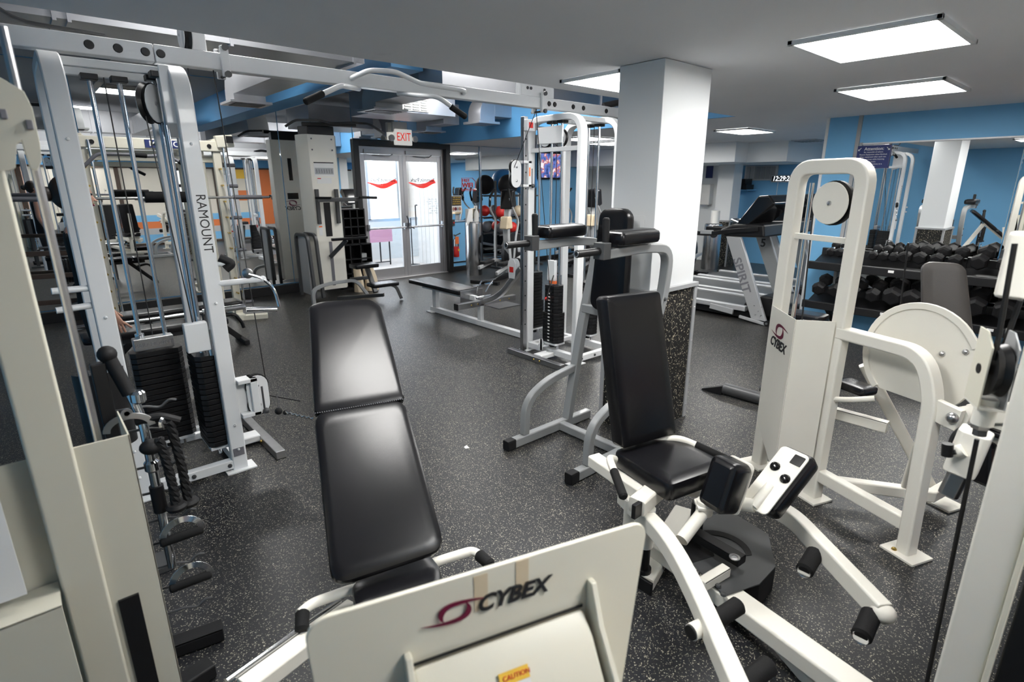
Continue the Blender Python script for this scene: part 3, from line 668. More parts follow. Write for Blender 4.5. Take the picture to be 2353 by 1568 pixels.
# swing arms with foot pegs
for s_, pts in ((-1, [(1.83, 1.32, .335), (1.70, 1.00, .335), (1.57, .80, .30), (1.325, .50, .26)]), (1, [(2.17, 1.20, .30), (2.27, .92, .32), (2.28, .76, .31), (2.02, .33, .25)])):
    arm = M().path(pts, .06, .075, fr=.12, n=6).build('swing_arm', 'warm_white', ab, bevel=.004)
    p3, p2 = V(pts[3]), V(pts[2]); d = (p3-p2).normalized(); sd = V((d.y, -d.x, 0))*(1 if s_ > 0 else 1)
    for q, L0 in ((.42, .0), (1.0, .0)):
        c = p2.lerp(p3, q)-d*.035; inn = V((1, -.25, 0)).normalized() if s_ < 0 else V((-1, -.05, 0)).normalized()
        z_ = V((0, 0, -.02))
        if s_ < 0:
            grip(arm, c+inn*.03+z_, c+inn*.155+z_+V((0, 0, .02)), .031, 'foam', 'foot_peg')
            M().cyl(c-inn*.07+z_, c-inn*.02+z_, .028).build('peg_stub', 'warm_white', arm); M().cyl(c-inn*.076+z_, c-inn*.069+z_, .024).build('end_cap', 'black_plastic', arm)
        else:
            grip(arm, c+inn*.03+z_, c+inn*.15+z_*2.2, .033, 'foam', 'foot_peg')
            e = c+inn*.151+z_*2.2
            M().lathe(e, [(.018, -.001), (.024, .001), (.026, -.001), (.024, -.004)], inn, 18).build('peg_rim', 'chrome', arm)
    M().ball(p3, .042, 8, (1, 1, .8)).build('arm_end', 'warm_white', arm)
M().cyl((1.80, 1.25, .05), (1.80, 1.25, .36), .032).build('pivot_post', 'warm_white', ab)
# knee pads on a folding linkage
K = gz(1618, 1174, .40)
M().cyl(gz(1566, 1242, .335), K, .026).build('link_tube', 'warm_white', ab)
M().cyl(K+V((0, 0, -.015)), K+V((0, 0, .05)), .034).build('pivot_cap', 'warm_white', ab, bevel=.004)
M().lathe(K+V((0, 0, .05)), [(.018, 0), (.018, .006), (.012, .012)], (0, 0, 1), 6).build('bolt', 'warm_white', ab)
M().prism([K+V((-.05, .0, .02)), K+V((.0, -.05, .02)), K+V((.10, -.09, .02)), K+V((.16, -.04, .02)), K+V((.08, .03, .02)), K+V((.0, .05, .02))], (0, 0, .012)).build('link_plate', 'warm_white', ab, bevel=.002)
A1 = (Z*.94+Lr*.30).normalized(); A2 = (Z*.62+Lr*.78).normalized()
c1 = gz(1666, 1114, .53); c2 = gz(1787, 1094, .55)
n1 = A1.cross(F).normalized()
M().pad(c1, F, A1, .13, .215, .11, .03, .018).build('knee_pad', 'vinyl', ab)
M().pad(c1+n1*-.06 if (c1+n1*-.06).x > c1.x else c1+n1*.06, F, A1, .12, .22, .008, .02, .002).build('pad_plate', 'warm_white', ab)
n2 = A2.cross(F).normalized(); n2 = n2 if n2.x > 0 else -n2
M().pad(c2+n2*.045, F, A2, .155, .30, .075, .03, .018).build('knee_pad', 'vinyl', ab)
pp = M().pad(c2-A2*.02, F, A2, .125, .31, .008, .022, .002).build('pad_plate', 'warm_white', ab)
for a, b in ((-.03, .03), (.035, .0)):
    M().lathe(c2+F*a+A2*b, [(.019, .003), (.021, -.008), (.015, -.018), (.004, -.022)], n2, 14).build('knob', 'black_gloss', pp)
M().pad(c2+F*.03+A2*.095-n2*.006, F, A2, .045, .045, .006, .002, .001).build('black_sticker', 'black_plastic', pp)
M().tube([K+V((.09, -.06, .03)), c2-A2*.16+V((0, 0, -.0))], .028, 14).build('link_tube', 'warm_white', ab)
M().tube([c2-A2*.17, c2-A2*.05+n2*.01], .024, 12).build('link_tube', 'warm_white', ab)
# black guard plate, wheel and linkage at floor level
gpz = .135
gpl = [gz(*q, gpz) for q in ((1545, 1245), (1605, 1185), (1690, 1185), (1765, 1230), (1782, 1305), (1745, 1345), (1665, 1372), (1620, 1330))]
M().prism(gpl, (0, 0, .006)).build('guard_plate', 'dark_gray', ab, bevel=.001)
M().prism([gz(*q, .13) for q in ((1700, 1340), (1745, 1345), (1782, 1305), (1765, 1235), (1700, 1190))], (0, 0, -.125)).build('counter_weight', 'rubber_black', ab, bevel=.006)
rc_ = gz(1652, 1262, .1415); oc = [(.135*math.cos(R(q)), .135*math.sin(R(q))) for q in range(-60, 131, 10)]; ic = [(.112*math.cos(R(q))-.012, .112*math.sin(R(q))-.006) for q in range(130, -61, -10)]
M().plate(rc_, X, Y, oc+ic, .004).build('slot_opening', 'rubber_black', ab, smooth=False)
M().plate(gz(1590, 1262, .1415), X, Y, [(-.09, -.05), (.03, -.09), (.10, -.03), (.08, .07), (-.02, .09)], .004).build('slot_opening', 'rubber_black', ab, smooth=False)
M().path([gz(1585, 1220, .19), gz(1705, 1290, .19)], .06, .04).build('link_bar', 'black_plastic', ab, bevel=.004)
M().cyl(gz(1598, 1225, .15), gz(1598, 1225, .15)+V((0, 0, .16)), .03).build('spindle', 'black_plastic', ab)
M().lathe(gz(1688, 1282, .21), [(.022, 0), (.022, .004), (.012, .005), (.011, .002)], (0, 0, 1), 14).build('washer', 'steel', ab)
M().path([gz(1610, 1345, .16), gz(1668, 1310, .16)], .045, .045).build('stop_block', 'warm_white', ab, bevel=.008)
for q in ((1602, 1318), (1650, 1348), (1662, 1368)): bolt(ab, gz(*q, .145), (0, 0, 1), .012, 'dark_gray')

# ------------------------------------------------------------------ selectorised machine with the large cam disc
cx_ = thing('cam_disc_machine', 'white selectorised leg machine with large round cam disc and lettered weight shroud', 'exercise machine', (3.1, .9, 0))
Q0 = V((3.07, .93, 0)); G = V((-.36, -.93, 0)).normalized(); N = V((-.93, .36, 0)).normalized()
def cp(a, n, z): return Q0+G*a+N*n+V((0, 0, z))
M().path([cp(-.40, 0, 0), cp(-.40, 0, 1.78), cp(.0, 0, 1.78), cp(.0, 0, 0)], .065, .075, up=G, fr=.10, n=7).build('upright_arch', 'warm_white', cx_, bevel=.004)
for a in (-.40, 0): M().prism([cp(a-.08, -.06, 0), cp(a+.08, -.06, 0), cp(a+.08, .08, 0), cp(a-.08, .08, 0)], (0, 0, .012)).build('foot_plate', 'warm_white', cx_, bevel=.002)
M().path([cp(.0, 0, .96), cp(.42, 0, .965), cp(.50, 0, .80), cp(.53, 0, 0)], .062, .07, up=G, fr=.14, n=7).build('front_leg', 'warm_white', cx_, bevel=.004)
M().prism([cp(.45, -.07, 0), cp(.61, -.07, 0), cp(.61, .07, 0), cp(.45, .07, 0)], (0, 0, .012)).build('foot_plate', 'warm_white', cx_, bevel=.002)
bolt(cx_, cp(.50, .04, .012), (0, 0, 1), .012, 'brass')
M().path([cp(.02, 0, .15), cp(.51, 0, .15)], .055, .07).build('lower_rail', 'warm_white', cx_, bevel=.004)
M().path([cp(.05, -.02, .12), cp(.35, -.42, .12), cp(.30, -.62, .10)], .055, .06).build('lower_rail', 'warm_white', cx_, bevel=.004)
M().path([cp(.27, -.34, .13), cp(.44, -.10, .62)], .055, .055).build('brace', 'warm_white', cx_, bevel=.004)
M().path([cp(-.02, -.25, .75), cp(.30, -.55, .05)], .055, .06).build('brace', 'warm_white', cx_, bevel=.004)
M().path([cp(-.05, -.1, .48), cp(.2, -.2, .48)], .05, .06).build('brace', 'warm_white', cx_, bevel=.004)
M().prism([cp(.22, -.68, 0), cp(.38, -.68, 0), cp(.38, -.54, 0), cp(.22, -.54, 0)], (0, 0, .012)).build('foot_plate', 'warm_white', cx_, bevel=.002)
M().path([cp(-.37, 0, 1.42), cp(-.03, 0, 1.42)], .02, .03).build('cross_rail', 'warm_white', cx_, bevel=.003)
M().lathe(cp(-.17, -.02, 1.60), [(.02, -.012), (.10, -.012), (.112, -.010), (.105, 0), (.112, .010), (.10, .012), (.02, .012)], N, 32).build('pulley_wheel', 'black_plastic', cx_)
pw = M().lathe(cp(-.17, .0, 1.60), [(.004, .014), (.103, .014), (.106, .010), (.103, .006), (.004, .006)], N, 32).build('pulley_cover', 'warm_white', cx_)
bolt(pw, cp(-.17, .014, 1.60), N, .013, 'steel')
cable(cx_, [cp(-.275, 0, 1.60), cp(-.24, -.0, .95)], .004)
for a in (-.33, -.06): M().cyl(cp(a, -.03, .2), cp(a, -.03, 1.7), .012).build('guide_rod', 'chrome', cx_)
A_, B_, C_ = cp(-.42, .04, 0), cp(-.10, .20, 0), cp(.0, .045, 0)
# shroud: angled sheet-metal cover in front of the stack
def sheet(pl, z0, z1, t, z0s=None):
    out = []; m_ = M()
    for i, (p, q) in enumerate(zip(pl, pl[1:])):
        za, zb = (z0s[i], z0s[i+1]) if z0s else (z0, z0)
        d = (q-p).normalized(); n_ = V((d.y, -d.x, 0))*t
        m_.prism([p+Z*za, q+Z*zb, q+Z*z1, p+Z*z1], n_)
    return m_
shr = sheet([A_, B_, C_], .13, 1.02, .004, (.30, .12, .12)).build('weight_shroud', 'warm_white', cx_, bevel=.001)
M().prism([cp(-.38, -.10, .16), cp(-.04, -.10, .16), cp(-.04, .02, .16), cp(-.38, .02, .16)], (0, 0, .62)).build('weight_stack', 'iron', cx_, bevel=.004)
M().prism([cp(-.30, -.06, .82), cp(-.12, -.06, .82), cp(-.16, .02, .82), cp(-.26, .02, .82)], (0, 0, .14)).build('stack_head', 'black_plastic', cx_, bevel=.01)
fd = (B_-A_).normalized(); fn = V((fd.y, -fd.x, 0)); fn = fn if fn.dot(-A_) > 0 else -fn
cm = A_.lerp(B_, .47)+fn*.006
cybex(shr, cm+Z*.83, fd, Z, .075)
# cam disc behind the front leg
dc = cp(.325, -.13, .895)
ring = []
for i in range(46):
    a = R(-52+i*284/45); r_ = .25
    ring.append((r_*math.cos(a), r_*math.sin(a)))
dk = M().plate(dc, G, Z, ring, .02).build('cam_disc', 'warm_white', cx_, bevel=.003)
rim = []
M().path([dc+N*.012+G*(.257*math.cos(R(a)))+Z*(.257*math.sin(R(a))) for a in range(28, 236, 8)], .03, .014, up=N).build('disc_rim', 'warm_white', dk)
for a, b in ((.10, .06), (.19, .095)): M().ball(dc+N*.014+G*a+Z*b, .013, 8).build('disc_bolt', 'steel', dk)
M().path([cp(.50, 0.0, .74), cp(.62, .0, .725)], .03, .10).build('hinge_plate', 'warm_white', cx_, bevel=.01)
M().ball(cp(.60, .022, .735), .024, 10).build('hinge_nut', 'steel', cx_)
M().cyl(cp(.60, -.02, .735), cp(.62, -.25, .74), .04).build('hinge_tube', 'warm_white', cx_)
M().path([cp(.55, -.20, .70), cp(.78, -.20, .80), cp(1.0, -.18, .88)], .06, .09, fr=.1).build('lever_arm', 'warm_white', cx_, bevel=.004)
M().path([cp(.62, -.20, .68), cp(.80, -.22, .50), cp(.95, -.2, .44)], .03, .10, fr=.08).build('lever_arm', 'warm_white', cx_, bevel=.004)
M().cyl(cp(.76, -.26, .66), cp(.76, -.12, .66), .05).build('roller_pad', 'vinyl', cx_); M().cyl(cp(.92, -.26, .45), cp(.92, -.12, .45), .045).build('roller_pad', 'vinyl', cx_)
M().pad(cp(.66, -.16, .52), G, Z+G*-.2, .09, .20, .05, .02).build('shin_pad', 'vinyl', cx_)
M().pad(cp(.62, -.22, .66), G, N, .2, .14, .03, .02).build('shin_pad', 'vinyl', cx_)
M().pad(cp(.82, -.42, .88), (G+N*-.4), (Z+G*.25), .22, .30, .14, .03).build('hip_pad', 'vinyl_brown', cx_)
M().pad(cp(.14, -.55, 1.06), (G*.8+N*-.6), (Z*.95+G*-.25), .22, .50, .08, .05, taper=.85).build('back_pad', 'vinyl_brown', cx_)
M().pad(cp(.05, -.12, .66), G, N, .17, .12, .045, .02).build('hand_pad', 'vinyl', cx_)
M().tube([cp(.20, -.06, .66), cp(.12, .0, .63), cp(.03, -.0, .60), cp(-.02, -.02, .57)], .014, 10, fr=.04).build('hand_grip', 'warm_white', cx_)
cable(cx_, [cp(.12, -.2, 1.42), cp(.10, -.3, .75)], .004)
# ------------------------------------------------------------------ seated leg press (foot plate nearest the camera)
lp = thing('leg_press', 'white leg press with long black reclined back pad and lettered foot plate in front', 'exercise machine', (.65, 1.1, 0))
LA, LC = V((math.cos(R(73)), math.sin(R(73)), 0)), V((math.cos(R(-17)), math.sin(R(-17)), 0))
def onplane(px, py, p0, n):
    d = _ray(px, py); o = V((0, 0, HC)); n = V(n); return o+d*((V(p0)-o).dot(n)/d.dot(n))
PC = V((.495, .60, 0))                                   # foot of the plate's mid line
def fp(px, py, off=0): return onplane(px, py, PC-LA*off, LA)
def lpt(c, a, z): return PC+LC*c+LA*a+Z*z
e_l, e_r = (fp(700, 1455)-PC).dot(LC), (fp(1482, 1212)-PC).dot(LC)
zt = 1.087; W2 = (e_r-e_l)/2; mid = (e_r+e_l)/2
out = [(-W2+.02, -.52)]
for a in range(180, 89, -15): out.append((-W2+.035+.035*math.cos(R(a)), -.035+.035*math.sin(R(a))))
for a in range(90, -1, -15): out.append((W2-.03+.03*math.cos(R(a)), -.03+.03*math.sin(R(a))))
out += [(W2-.045, -.52)]
fpl = M().plate(lpt(mid, 0, zt), LC, Z, out, .009).build('foot_plate', 'cream_paint', lp, bevel=.002)
cybex(fpl, fp(1178, 1368, .008), (fp(1260, 1342)-fp(1100, 1392)).normalized(), Z, .044, side=True)
for q in ((1105, 1345, 1115, 1400), (1200, 1310, 1215, 1360)):
    a = fp(q[0], q[1], .0055); M().plate(a, LC, Z, [(-.012, -.05), (.012, -.05), (.012, .02), (-.012, .02)], .0006).build('tape_mark', 'tan', fpl, smooth=False)
s0, s1 = fp(945, 1530, .004), fp(1335, 1390, .004)
zs = (s0.z+s1.z)/2; c0, c1_ = (s0-PC).dot(LC), (s1-PC).dot(LC)
M().prism([lpt(c0, -.010, zs), lpt(c0, -.05, zs-.03), lpt(c0, -.12, zs-.13), lpt(c0, -.14, zs-.45), lpt(c0, -.010, zs-.45)], LC*(c1_-c0)).build('hub_cover', 'cream_paint', lp, bevel=.006)
M().plate(lpt((c0+c1_)/2, -.009, zs+.003), LC, Z, [(-(c1_-c0)/2, -.002), ((c1_-c0)/2, -.002), ((c1_-c0)/2, .003), (-(c1_-c0)/2, .003)], .002).build('cover_gap', 'black_plastic', lp)
for c_, t0 in ((c0-.012, zs+.03), (c1_+.01, zs+.055)):
    M().prism([lpt(c_, -.004, t0), lpt(c_, -.02, t0), lpt(c_, -.05, t0-.07), lpt(c_, -.15, t0-.20), lpt(c_, -.16, t0-.5), lpt(c_, -.004, t0-.5)], LC*.012).build('gusset', 'cream_paint', lp, bevel=.003)
lb = onplane(1180, 1555, lpt(0, -.085, zs-.08), (-LA+Z*.7).normalized()); un = (Z+LA*.7).normalized()
lab = M().plate(lb+(-LA+Z*.7).normalized()*.004-un*.02, LC, un, [(-.027, -.045), (.027, -.045), (.027, .03), (-.027, .03)], .001).build('caution_label', 'paper', lp, smooth=False)
M().plate(lb+(-LA+Z*.7).normalized()*.005, LC, un, [(-.027, -.008), (.027, -.008), (.027, .012), (-.027, .012)], .001).build('yellow_band', 'yellow', lab, smooth=False)
text('CAUTION', lb+(-LA+Z*.7).normalized()*.006+un*.002+LC*.004, LC, un, .011, 'red', lab)
M().cyl(lpt(c1_+.05, -.10, zs-.30), lpt(c1_+.14, -.10, zs-.30), .035).build('pivot_tube', 'cream_paint', lp, bevel=.004)
M().path([lpt(.05, -.02, .62), lpt(.05, .25, .2), lpt(.08, .75, .10)], .08, .07).build('press_arm', 'warm_white', lp, bevel=.004)
# seat and back, laid on one reclined plane
P0 = onplane(888, 1325, (.65, 1.34, 0), (0, 1, 0)); P0 = V((.655, 1.355, .505)); dv = V((.16, .43, .39)).normalized(); bn_ = LC.cross(dv).normalized()
if bn_.z < 0: bn_ = -bn_
def bp(px, py, off=0): return onplane(px, py, P0+bn_*off, bn_)
M().padpoly([bp(*q) for q in ((720, 945), (930, 914), (1026, 1262), (762, 1350))], bn_, .05, .055, .014).build('back_pad', 'vinyl', lp)
M().padpoly([bp(*q) for q in ((709, 700), (738, 690), (850, 684), (876, 700), (932, 917), (722, 950))], bn_, .055, .02, .014).build('head_pad', 'vinyl', lp)
sm_ = M()
for i in range(42): sm_.cbox(bp(722, 951).lerp(bp(932, 917), (i+.5)/42)+bn_*.0025, .0035, .0035, .002)
o_ = sm_.build('seam_stitch', 'ink_grey', lp); 
sc_ = V((.715, 1.375, 0))
M().padpoly([gz(*q, .47) for q in ((806, 1338), (985, 1268), (1012, 1300), (1020, 1400), (850, 1460), (812, 1385))], Z, .085, .03, .012).build('seat_pad', 'vinyl', lp)
M().padpoly([gz(*q, .40) for q in ((805, 1378), (870, 1350), (960, 1420), (880, 1480), (812, 1430))], Z, .03, .05, .004).build('seat_tray', 'warm_white', lp)
b0, b1 = bp(860, 1250, -.055), bp(820, 850, -.055)
M().path([b0, b1], .07, .045, up=bn_).build('back_rail', 'warm_white', lp, bevel=.003)
M().path([lpt(.02, .70, .08), lpt(.02, 1.9, .08)], .10, .08).build('floor_rail', 'warm_white', lp, bevel=.004)
M().path([lpt(.02, 1.85, .1), V(b1)-bn_*.02], .06, .06).build('rear_post', 'warm_white', lp, bevel=.004)
M().path([lpt(.02, .80, .08), V((.70, 1.40, .37))], .07, .07).build('seat_post', 'warm_white', lp, bevel=.004)
for s_, q in ((-1, ((815, 1352), (715, 1388), (688, 1412), (692, 1440))), (1, ((1005, 1290), (1085, 1266), (1105, 1278), (1128, 1300)))):
    p = [gz(*k, .43) for k in q]
    M().tube([V((.70, 1.44, .41)), p[0], p[1], p[2]], .0165, 12, fr=.05).build('side_handle', 'warm_white', lp)
    grip(lp, p[2].lerp(p[1], .25)+Z*.0, p[3]-Z*.02 if s_ < 0 else p[3], .0215, 'foam')
ra, rb = gz(812, 1400, .36), gz(560, 1590, .40)
M().path([ra, rb], .06, .055).build('side_rail', 'warm_white', lp, bevel=.003)
M().cyl(ra+V((-.03, .03, .03)), rb+V((-.03, .03, .03)), .009).build('chrome_rod', 'chrome', lp)
M().tube([gz(712, 1470, .34), gz(668, 1492, .33), gz(652, 1483, .33), gz(656, 1500, .32)], .009, 8, fr=.02).build('adjust_lever', 'chrome', lp)

# ------------------------------------------------------------------ white machine at the left edge
fl = thing('pulldown_machine', 'cream painted pulldown machine cropped and blurred at the far left edge', 'exercise machine', (0, 1.5, 0))
YL = 1.5
def lf(px, py, y=YL): return gy(px, py, y)
xa, xb = lf(103, 1217).x, lf(214, 1217).x
M().box((xa, YL, 0), (xb, YL+.09, 1.80)).build('upright', 'shaded_cream_paint', fl, bevel=.007)
a = lf(185, 1030); b = lf(300, 1008); zt_ = a.z; xr = lf(395, 1450).x
M().box((xb-.004, YL+.012, .10), (b.x, YL+.016, zt_)).box((b.x-.004, YL+.012, .10), (b.x, YL+.2, zt_)).build('weight_shroud', 'shaded_cream_paint', fl, bevel=.001)
M().box((xb-.30, YL+.06, .10), (xa+.002, YL+.064, zt_-.02)).build('weight_shroud', 'shaded_cream_paint', fl, bevel=.001)
M().box((xb-.32, YL-.06, .08), (xa-.003, YL-.056, lf(70, 1385).z)).box((xb-.32, YL-.06, lf(70, 1385).z-.004), (xa-.003, YL+.05, lf(70, 1385).z)).build('lower_cover', 'shaded_cream_paint', fl, bevel=.001)
ph = M().box((xb-.34, YL-.02, .82), (xa-.055, YL-.016, 1.08)).build('exercise_chart', 'paper', fl, smooth=False)
dg = M()
for i in range(7): dg.box((xa-.075-.011*i, YL-.0165, .86+.02*(i % 3)), (xa-.069-.011*i, YL-.0163+.0001-.0008, .95+.03*(i % 2)))
dg.build('chart_drawing', 'ink_grey', ph, smooth=False)
hp = M().plate((xa+.005, YL-.012, 1.0), X, Z, [(0, 0), (.01, 0), (.01, .01)], .001)
poly = [lf(*q, YL-.01) for q in ((-60, 150), (0, 178), (55, 210), (75, 250), (92, 330), (96, 370), (86, 392), (70, 385), (50, 322), (38, 330), (36, 385), (22, 392), (-40, 392), (-80, 392))]
M().prism(poly, (0, .006, 0)).prism([p+V((0, .05, 0)) for p in poly], (0, .006, 0)).build('pulley_plate', 'shaded_cream_paint', fl, bevel=.001)
for q in ((8, 262), (68, 287)): M().cbox(lf(*q, YL-.014), .011, .008, .018).build('square_bolt', 'ink_grey', fl, bevel=.002)
M().lathe((xa+.0, YL+.022, 1.76), [(.02, -.012), (.05, -.012), (.045, 0), (.05, .012), (.02, .012)], (0, 1, 0), 20).build('pulley_wheel', 'black_plastic', fl)
q0, q1 = lf(98, 300, 1.58), lf(235, 1032, 1.58); M().cyl((q1.x-.004, 1.58, .2), (q1.x-.004, 1.58, 2.0), .0085, 10).build('guide_rod', 'steel', fl)
M().tube([gz(300, 1500, .35), gz(345, 1530, .33), gz(395, 1562, .3), gz(430, 1610, .28)], .009, 8, fr=.03).build('cable_sleeve', 'black_plastic', fl)
cl_ = M().box((lf(275, 1400).x, YL+.004, .10), (lf(325, 1400).x+.002, YL+.011, lf(300, 1375).z)).build('slot_cover', 'black_plastic', fl)

# ------------------------------------------------------------------ post, cable and pulley of the machine at the right edge
fr_ = thing('right_edge_machine', 'cream machine post with black cable and pulley block at the right edge', 'exercise machine', (1.5, 0, 0))
XP = 1.5
ya, yb = gx(2145, 1568, XP).y, gx(2253, 1568, XP).y
M().box((XP, yb, 0), (XP+.06, ya, 2.1)).build('upright', 'warm_white', fr_, bevel=.006)
M().box((XP-.01, yb-.012, 0), (XP+.05, yb, 2.1)).build('upright_edge', 'cream_paint', fr_, bevel=.003)
M().box((XP+.02, yb-.7, 0), (XP+.5, yb-.02, 1.17)).build('stack_cover', 'black_plastic', fr_, bevel=.004)
XC = 1.62
k1 = gx(2350, 560, XC); k2 = gx(2275, 900, XC); k3 = gx(2130, 1568, XC)
cable(fr_, [k3, gx(2245, 1010, XC)], .0055)
M().tube([gx(2250, 1000, XC), gx(2258, 960, XC)], .014, 10).build('cable_end', 'dark_gray', fr_)
M().lathe(gx(2251, 985, XC), [(.018, 0), (.02, .004), (.02, .016), (.018, .02)], (0, 0, 1), 6).build('lock_nut', 'steel', fr_)
M().cyl(gx(2256, 975, XC), gx(2272, 915, XC), .022).build('pulley_stem', 'warm_white', fr_)
wc = gx(2284, 850, XC); pn = V((-.45, .89, 0)).normalized(); pt = V((.89, .45, 0)).normalized()
for s_, m_ in ((1, 'cream_paint'), (-1, 'silver_paint')):
    M().prism([wc+pn*s_*.024+pt*a_+Z*b_ for a_, b_ in ((-.04, -.085), (.045, -.085), (.045, .09), (-.0, .09), (-.04, .06))], pn*.004).build('pulley_plate', m_, fr_, bevel=.001)
M().prism([wc-pn*.024+pt*-.04+Z*-.088, wc+pn*.028+pt*-.04+Z*-.088, wc+pn*.028+pt*.045+Z*-.088, wc-pn*.024+pt*.045+Z*-.088], (0, 0, .005)).build('pulley_plate', 'warm_white', fr_)
M().lathe(wc, [(.02, -.014), (.062, -.014), (.055, 0), (.062, .014), (.02, .014)], pn, 24).build('pulley_wheel', 'black_plastic', fr_)
M().cyl(wc-pn*.045, wc+pn*.03, .012).build('pulley_axle', 'black_plastic', fr_)
cable(fr_, [wc+V((-.03, 0, .03)), gx(2332, 560, XC-.01)], .006); cable(fr_, [wc+V((.05, 0, .03)), gx(2345, 690, XC+.03)], .006)
M().cbox(gx(2340, 610, 1.78), .05, .06, .16).build('stack_top', 'warm_white', fr_, bevel=.01)
M().cbox(gx(2332, 585, 1.78), .03, .05, .02).build('dark_cap', 'dark_gray', fr_)
# adjustment sleeve below the pulley
M().bar(gx(2205, 1085, 1.9), gx(2245, 990, 1.9), .075, .075).build('adjust_sleeve', 'warm_white', fr_, bevel=.006)
M().bar(gx(2180, 1135, 1.9), gx(2208, 1080, 1.9), .05, .05).build('inner_tube', 'steel', fr_, bevel=.004)
M().cyl(gx(2195, 1040, 1.86), gx(2215, 1035, 1.86), .018).build('pin_boss', 'warm_white', fr_)
M().cyl(gx(2184, 1041, 1.84), gx(2196, 1039, 1.84), .007, 8).build('pull_pin', 'black_plastic', fr_); M().cyl(gx(2178, 1020, 1.84), gx(2176, 1048, 1.84), .014).build('pin_handle', 'black_plastic', fr_)
M().tube([gx(2195, 1030, 1.93), gx(2205, 1000, 1.93), gx(2235, 985, 1.93), gx(2262, 1000, 1.93)], .02, 10, fr=.04).build('curved_guard', 'black_plastic', fr_)

# ------------------------------------------------------------------ accessory rack and its attachments
AX, AY = .10, 2.12
rk = thing('accessory_rack', 'black accessory rack on wedge feet holding cable bars and handles at left', 'rack', (AX, AY, 0))
M().box((AX-.02, AY-.02, 0), (AX+.02, AY+.02, 1.15)).build('rack_post', 'black_plastic', rk, bevel=.004)
for q0, q1 in (((405, 1478), (513, 1446)), ((405, 1590), (487, 1530))):
    a, b = gz(*q0, .03), gz(*q1, .03)
    M().path([V((AX-.05, a.y, .03)), b], .07, .055).build('rubber_foot', 'rubber_black', rk, bevel=.01)
M().box((AX-.03, gz(450, 1560, .03).y-.05, .01), (AX+.03, AY+.1, .05)).build('rack_base', 'black_plastic', rk, bevel=.004)
hk = []
for z in (.98, .90, .76, .66, .55, .46, .36, .27, .16):
    M().tube([(AX, AY, z), (AX+.10, AY-.02, z), (AX+.14, AY-.03, z-.012), (AX+.17, AY-.035, z+.012), (AX+.19, AY-.04, z+.006)], .0045, 6, fr=.01).build('wire_hook', 'dark_gray', rk)
vx, vy = AX+.085, AY-.035
def zz(px, py, x=vx, y=vy):
    d = _ray(px, py); return HC+d.z*((x*d.x+y*d.y)/(d.x**2+d.y**2))
lbr = thing('lat_bar', 'chrome lat bar with black rubber grips hanging upright on the accessory rack', 'cable attachment', (vx, vy, .8))
zt0, zb0 = zz(290, 820), zz(400, 1300)
M().tube([(vx-.05, vy+.03, zt0), (vx-.01, vy+.01, zt0-.16), (vx, vy, zt0-.24), (vx, vy, zb0)], .0155, 14, fr=.05).build('bar', 'chrome', lbr)
M().tube([(vx-.054, vy+.032, zt0+.005), (vx-.02, vy+.015, zt0-.13)], .021, 14).build('rubber_grip', 'rubber_black', lbr)
M().ball((vx-.055, vy+.032, zt0+.01), .028, 8).build('grip_knob', 'rubber_black', lbr)
for z, L in ((zz(345, 1120), .10),): M().cyl((vx, vy, z), (vx, vy, z-L), .022).build('rubber_grip', 'rubber_black', lbr)
for z in (zz(327, 925), zz(345, 1085)): M().lathe((vx, vy, z), [(.016, 0), (.023, .008), (.023, .035), (.016, .043)], (0, 0, 1), 16).build('swivel_collar', 'chrome', lbr)
M().ball((vx+.01, vy-.03, zz(345, 1020)), .033, 10, (1.2, 1, .8)).build('grip_end', 'rubber_black', lbr)
rp = thing('triceps_rope', 'black braided triceps rope with round stoppers hanging on the accessory rack', 'cable attachment', (vx+.06, vy, .7))
for dx, (q0, q1) in ((0, ((405, 965), (428, 1150))), (1, ((362, 1010), (400, 1160)))):
    x_, y_ = (vx+.07, vy-.03) if dx == 0 else (vx+.03, vy-.05)
    za, zb = zz(*q0, x_, y_), zz(*q1, x_, y_)
    for ph_ in (0, 2.1, 4.2):
        pts = []
        for i in range(30):
            t = i/29; pts.append((x_+.006*math.cos(t*26+ph_)+.012*math.sin(t*2), y_+.006*math.sin(t*26+ph_), za+(zb-za)*t))
        M().tube(pts, .0105, 6).build('rope_strand', 'rubber_black', rp)
    M().lathe((x_+.012, y_, zb-.012), [(.010, -.012), (.030, -.008), (.034, .004), (.026, .014), (.012, .016)], (0, 0, 1), 18).build('rope_stopper', 'rubber_black', rp)
M().tube([(vx-.02, vy, zz(385, 955)), (vx+.05, vy-.02, zz(385, 950)), (vx+.10, vy-.03, zz(405, 965))], .014, 10, fr=.02).build('rope_loop', 'rubber_black', rp)
M().lathe((vx+.055, vy-.03, zz(383, 965)), [(.019, -.006), (.024, 0), (.019, .006)], (.6, -.8, 0), 14).build('steel_ring', 'chrome', rp)
for i, (cpx, cpy, gl) in enumerate((((405, 1235), (0, 0), 0), ((425, 1340), (0, 0), 0))):
    x_, y_ = vx+.045, vy-.05; zc = zz(*cpx, x_, y_)
    dh = thing('d_handle', ('upper' if i == 0 else 'lower')+' chrome D handle with black grip hanging low on the accessory rack', 'cable attachment', (x_, y_, zc), 'D handles on the accessory rack')
    u_ = V((.97, -.2, .10)); 
    M().sweep([V((x_, y_, zc))+u_*(.062*math.cos(R(a)))+Z*(.062*math.sin(R(a))) for a in range(0, 181, 12)], [(-.011, -.003), (.011, -.003), (.011, .003), (-.011, .003)], up=(0, 1, 0)).build('handle_hoop', 'chrome', dh, bevel=.001)
    grip(dh, V((x_, y_, zc))-u_*.072-Z*.002, V((x_, y_, zc))+u_*.064-Z*.002, .017, 'foam')
dh = thing('v_grip_handle', 'grey steel curved handle with eyelet hanging at the top of the accessory rack', 'cable attachment', (AX+.03, AY, .9))
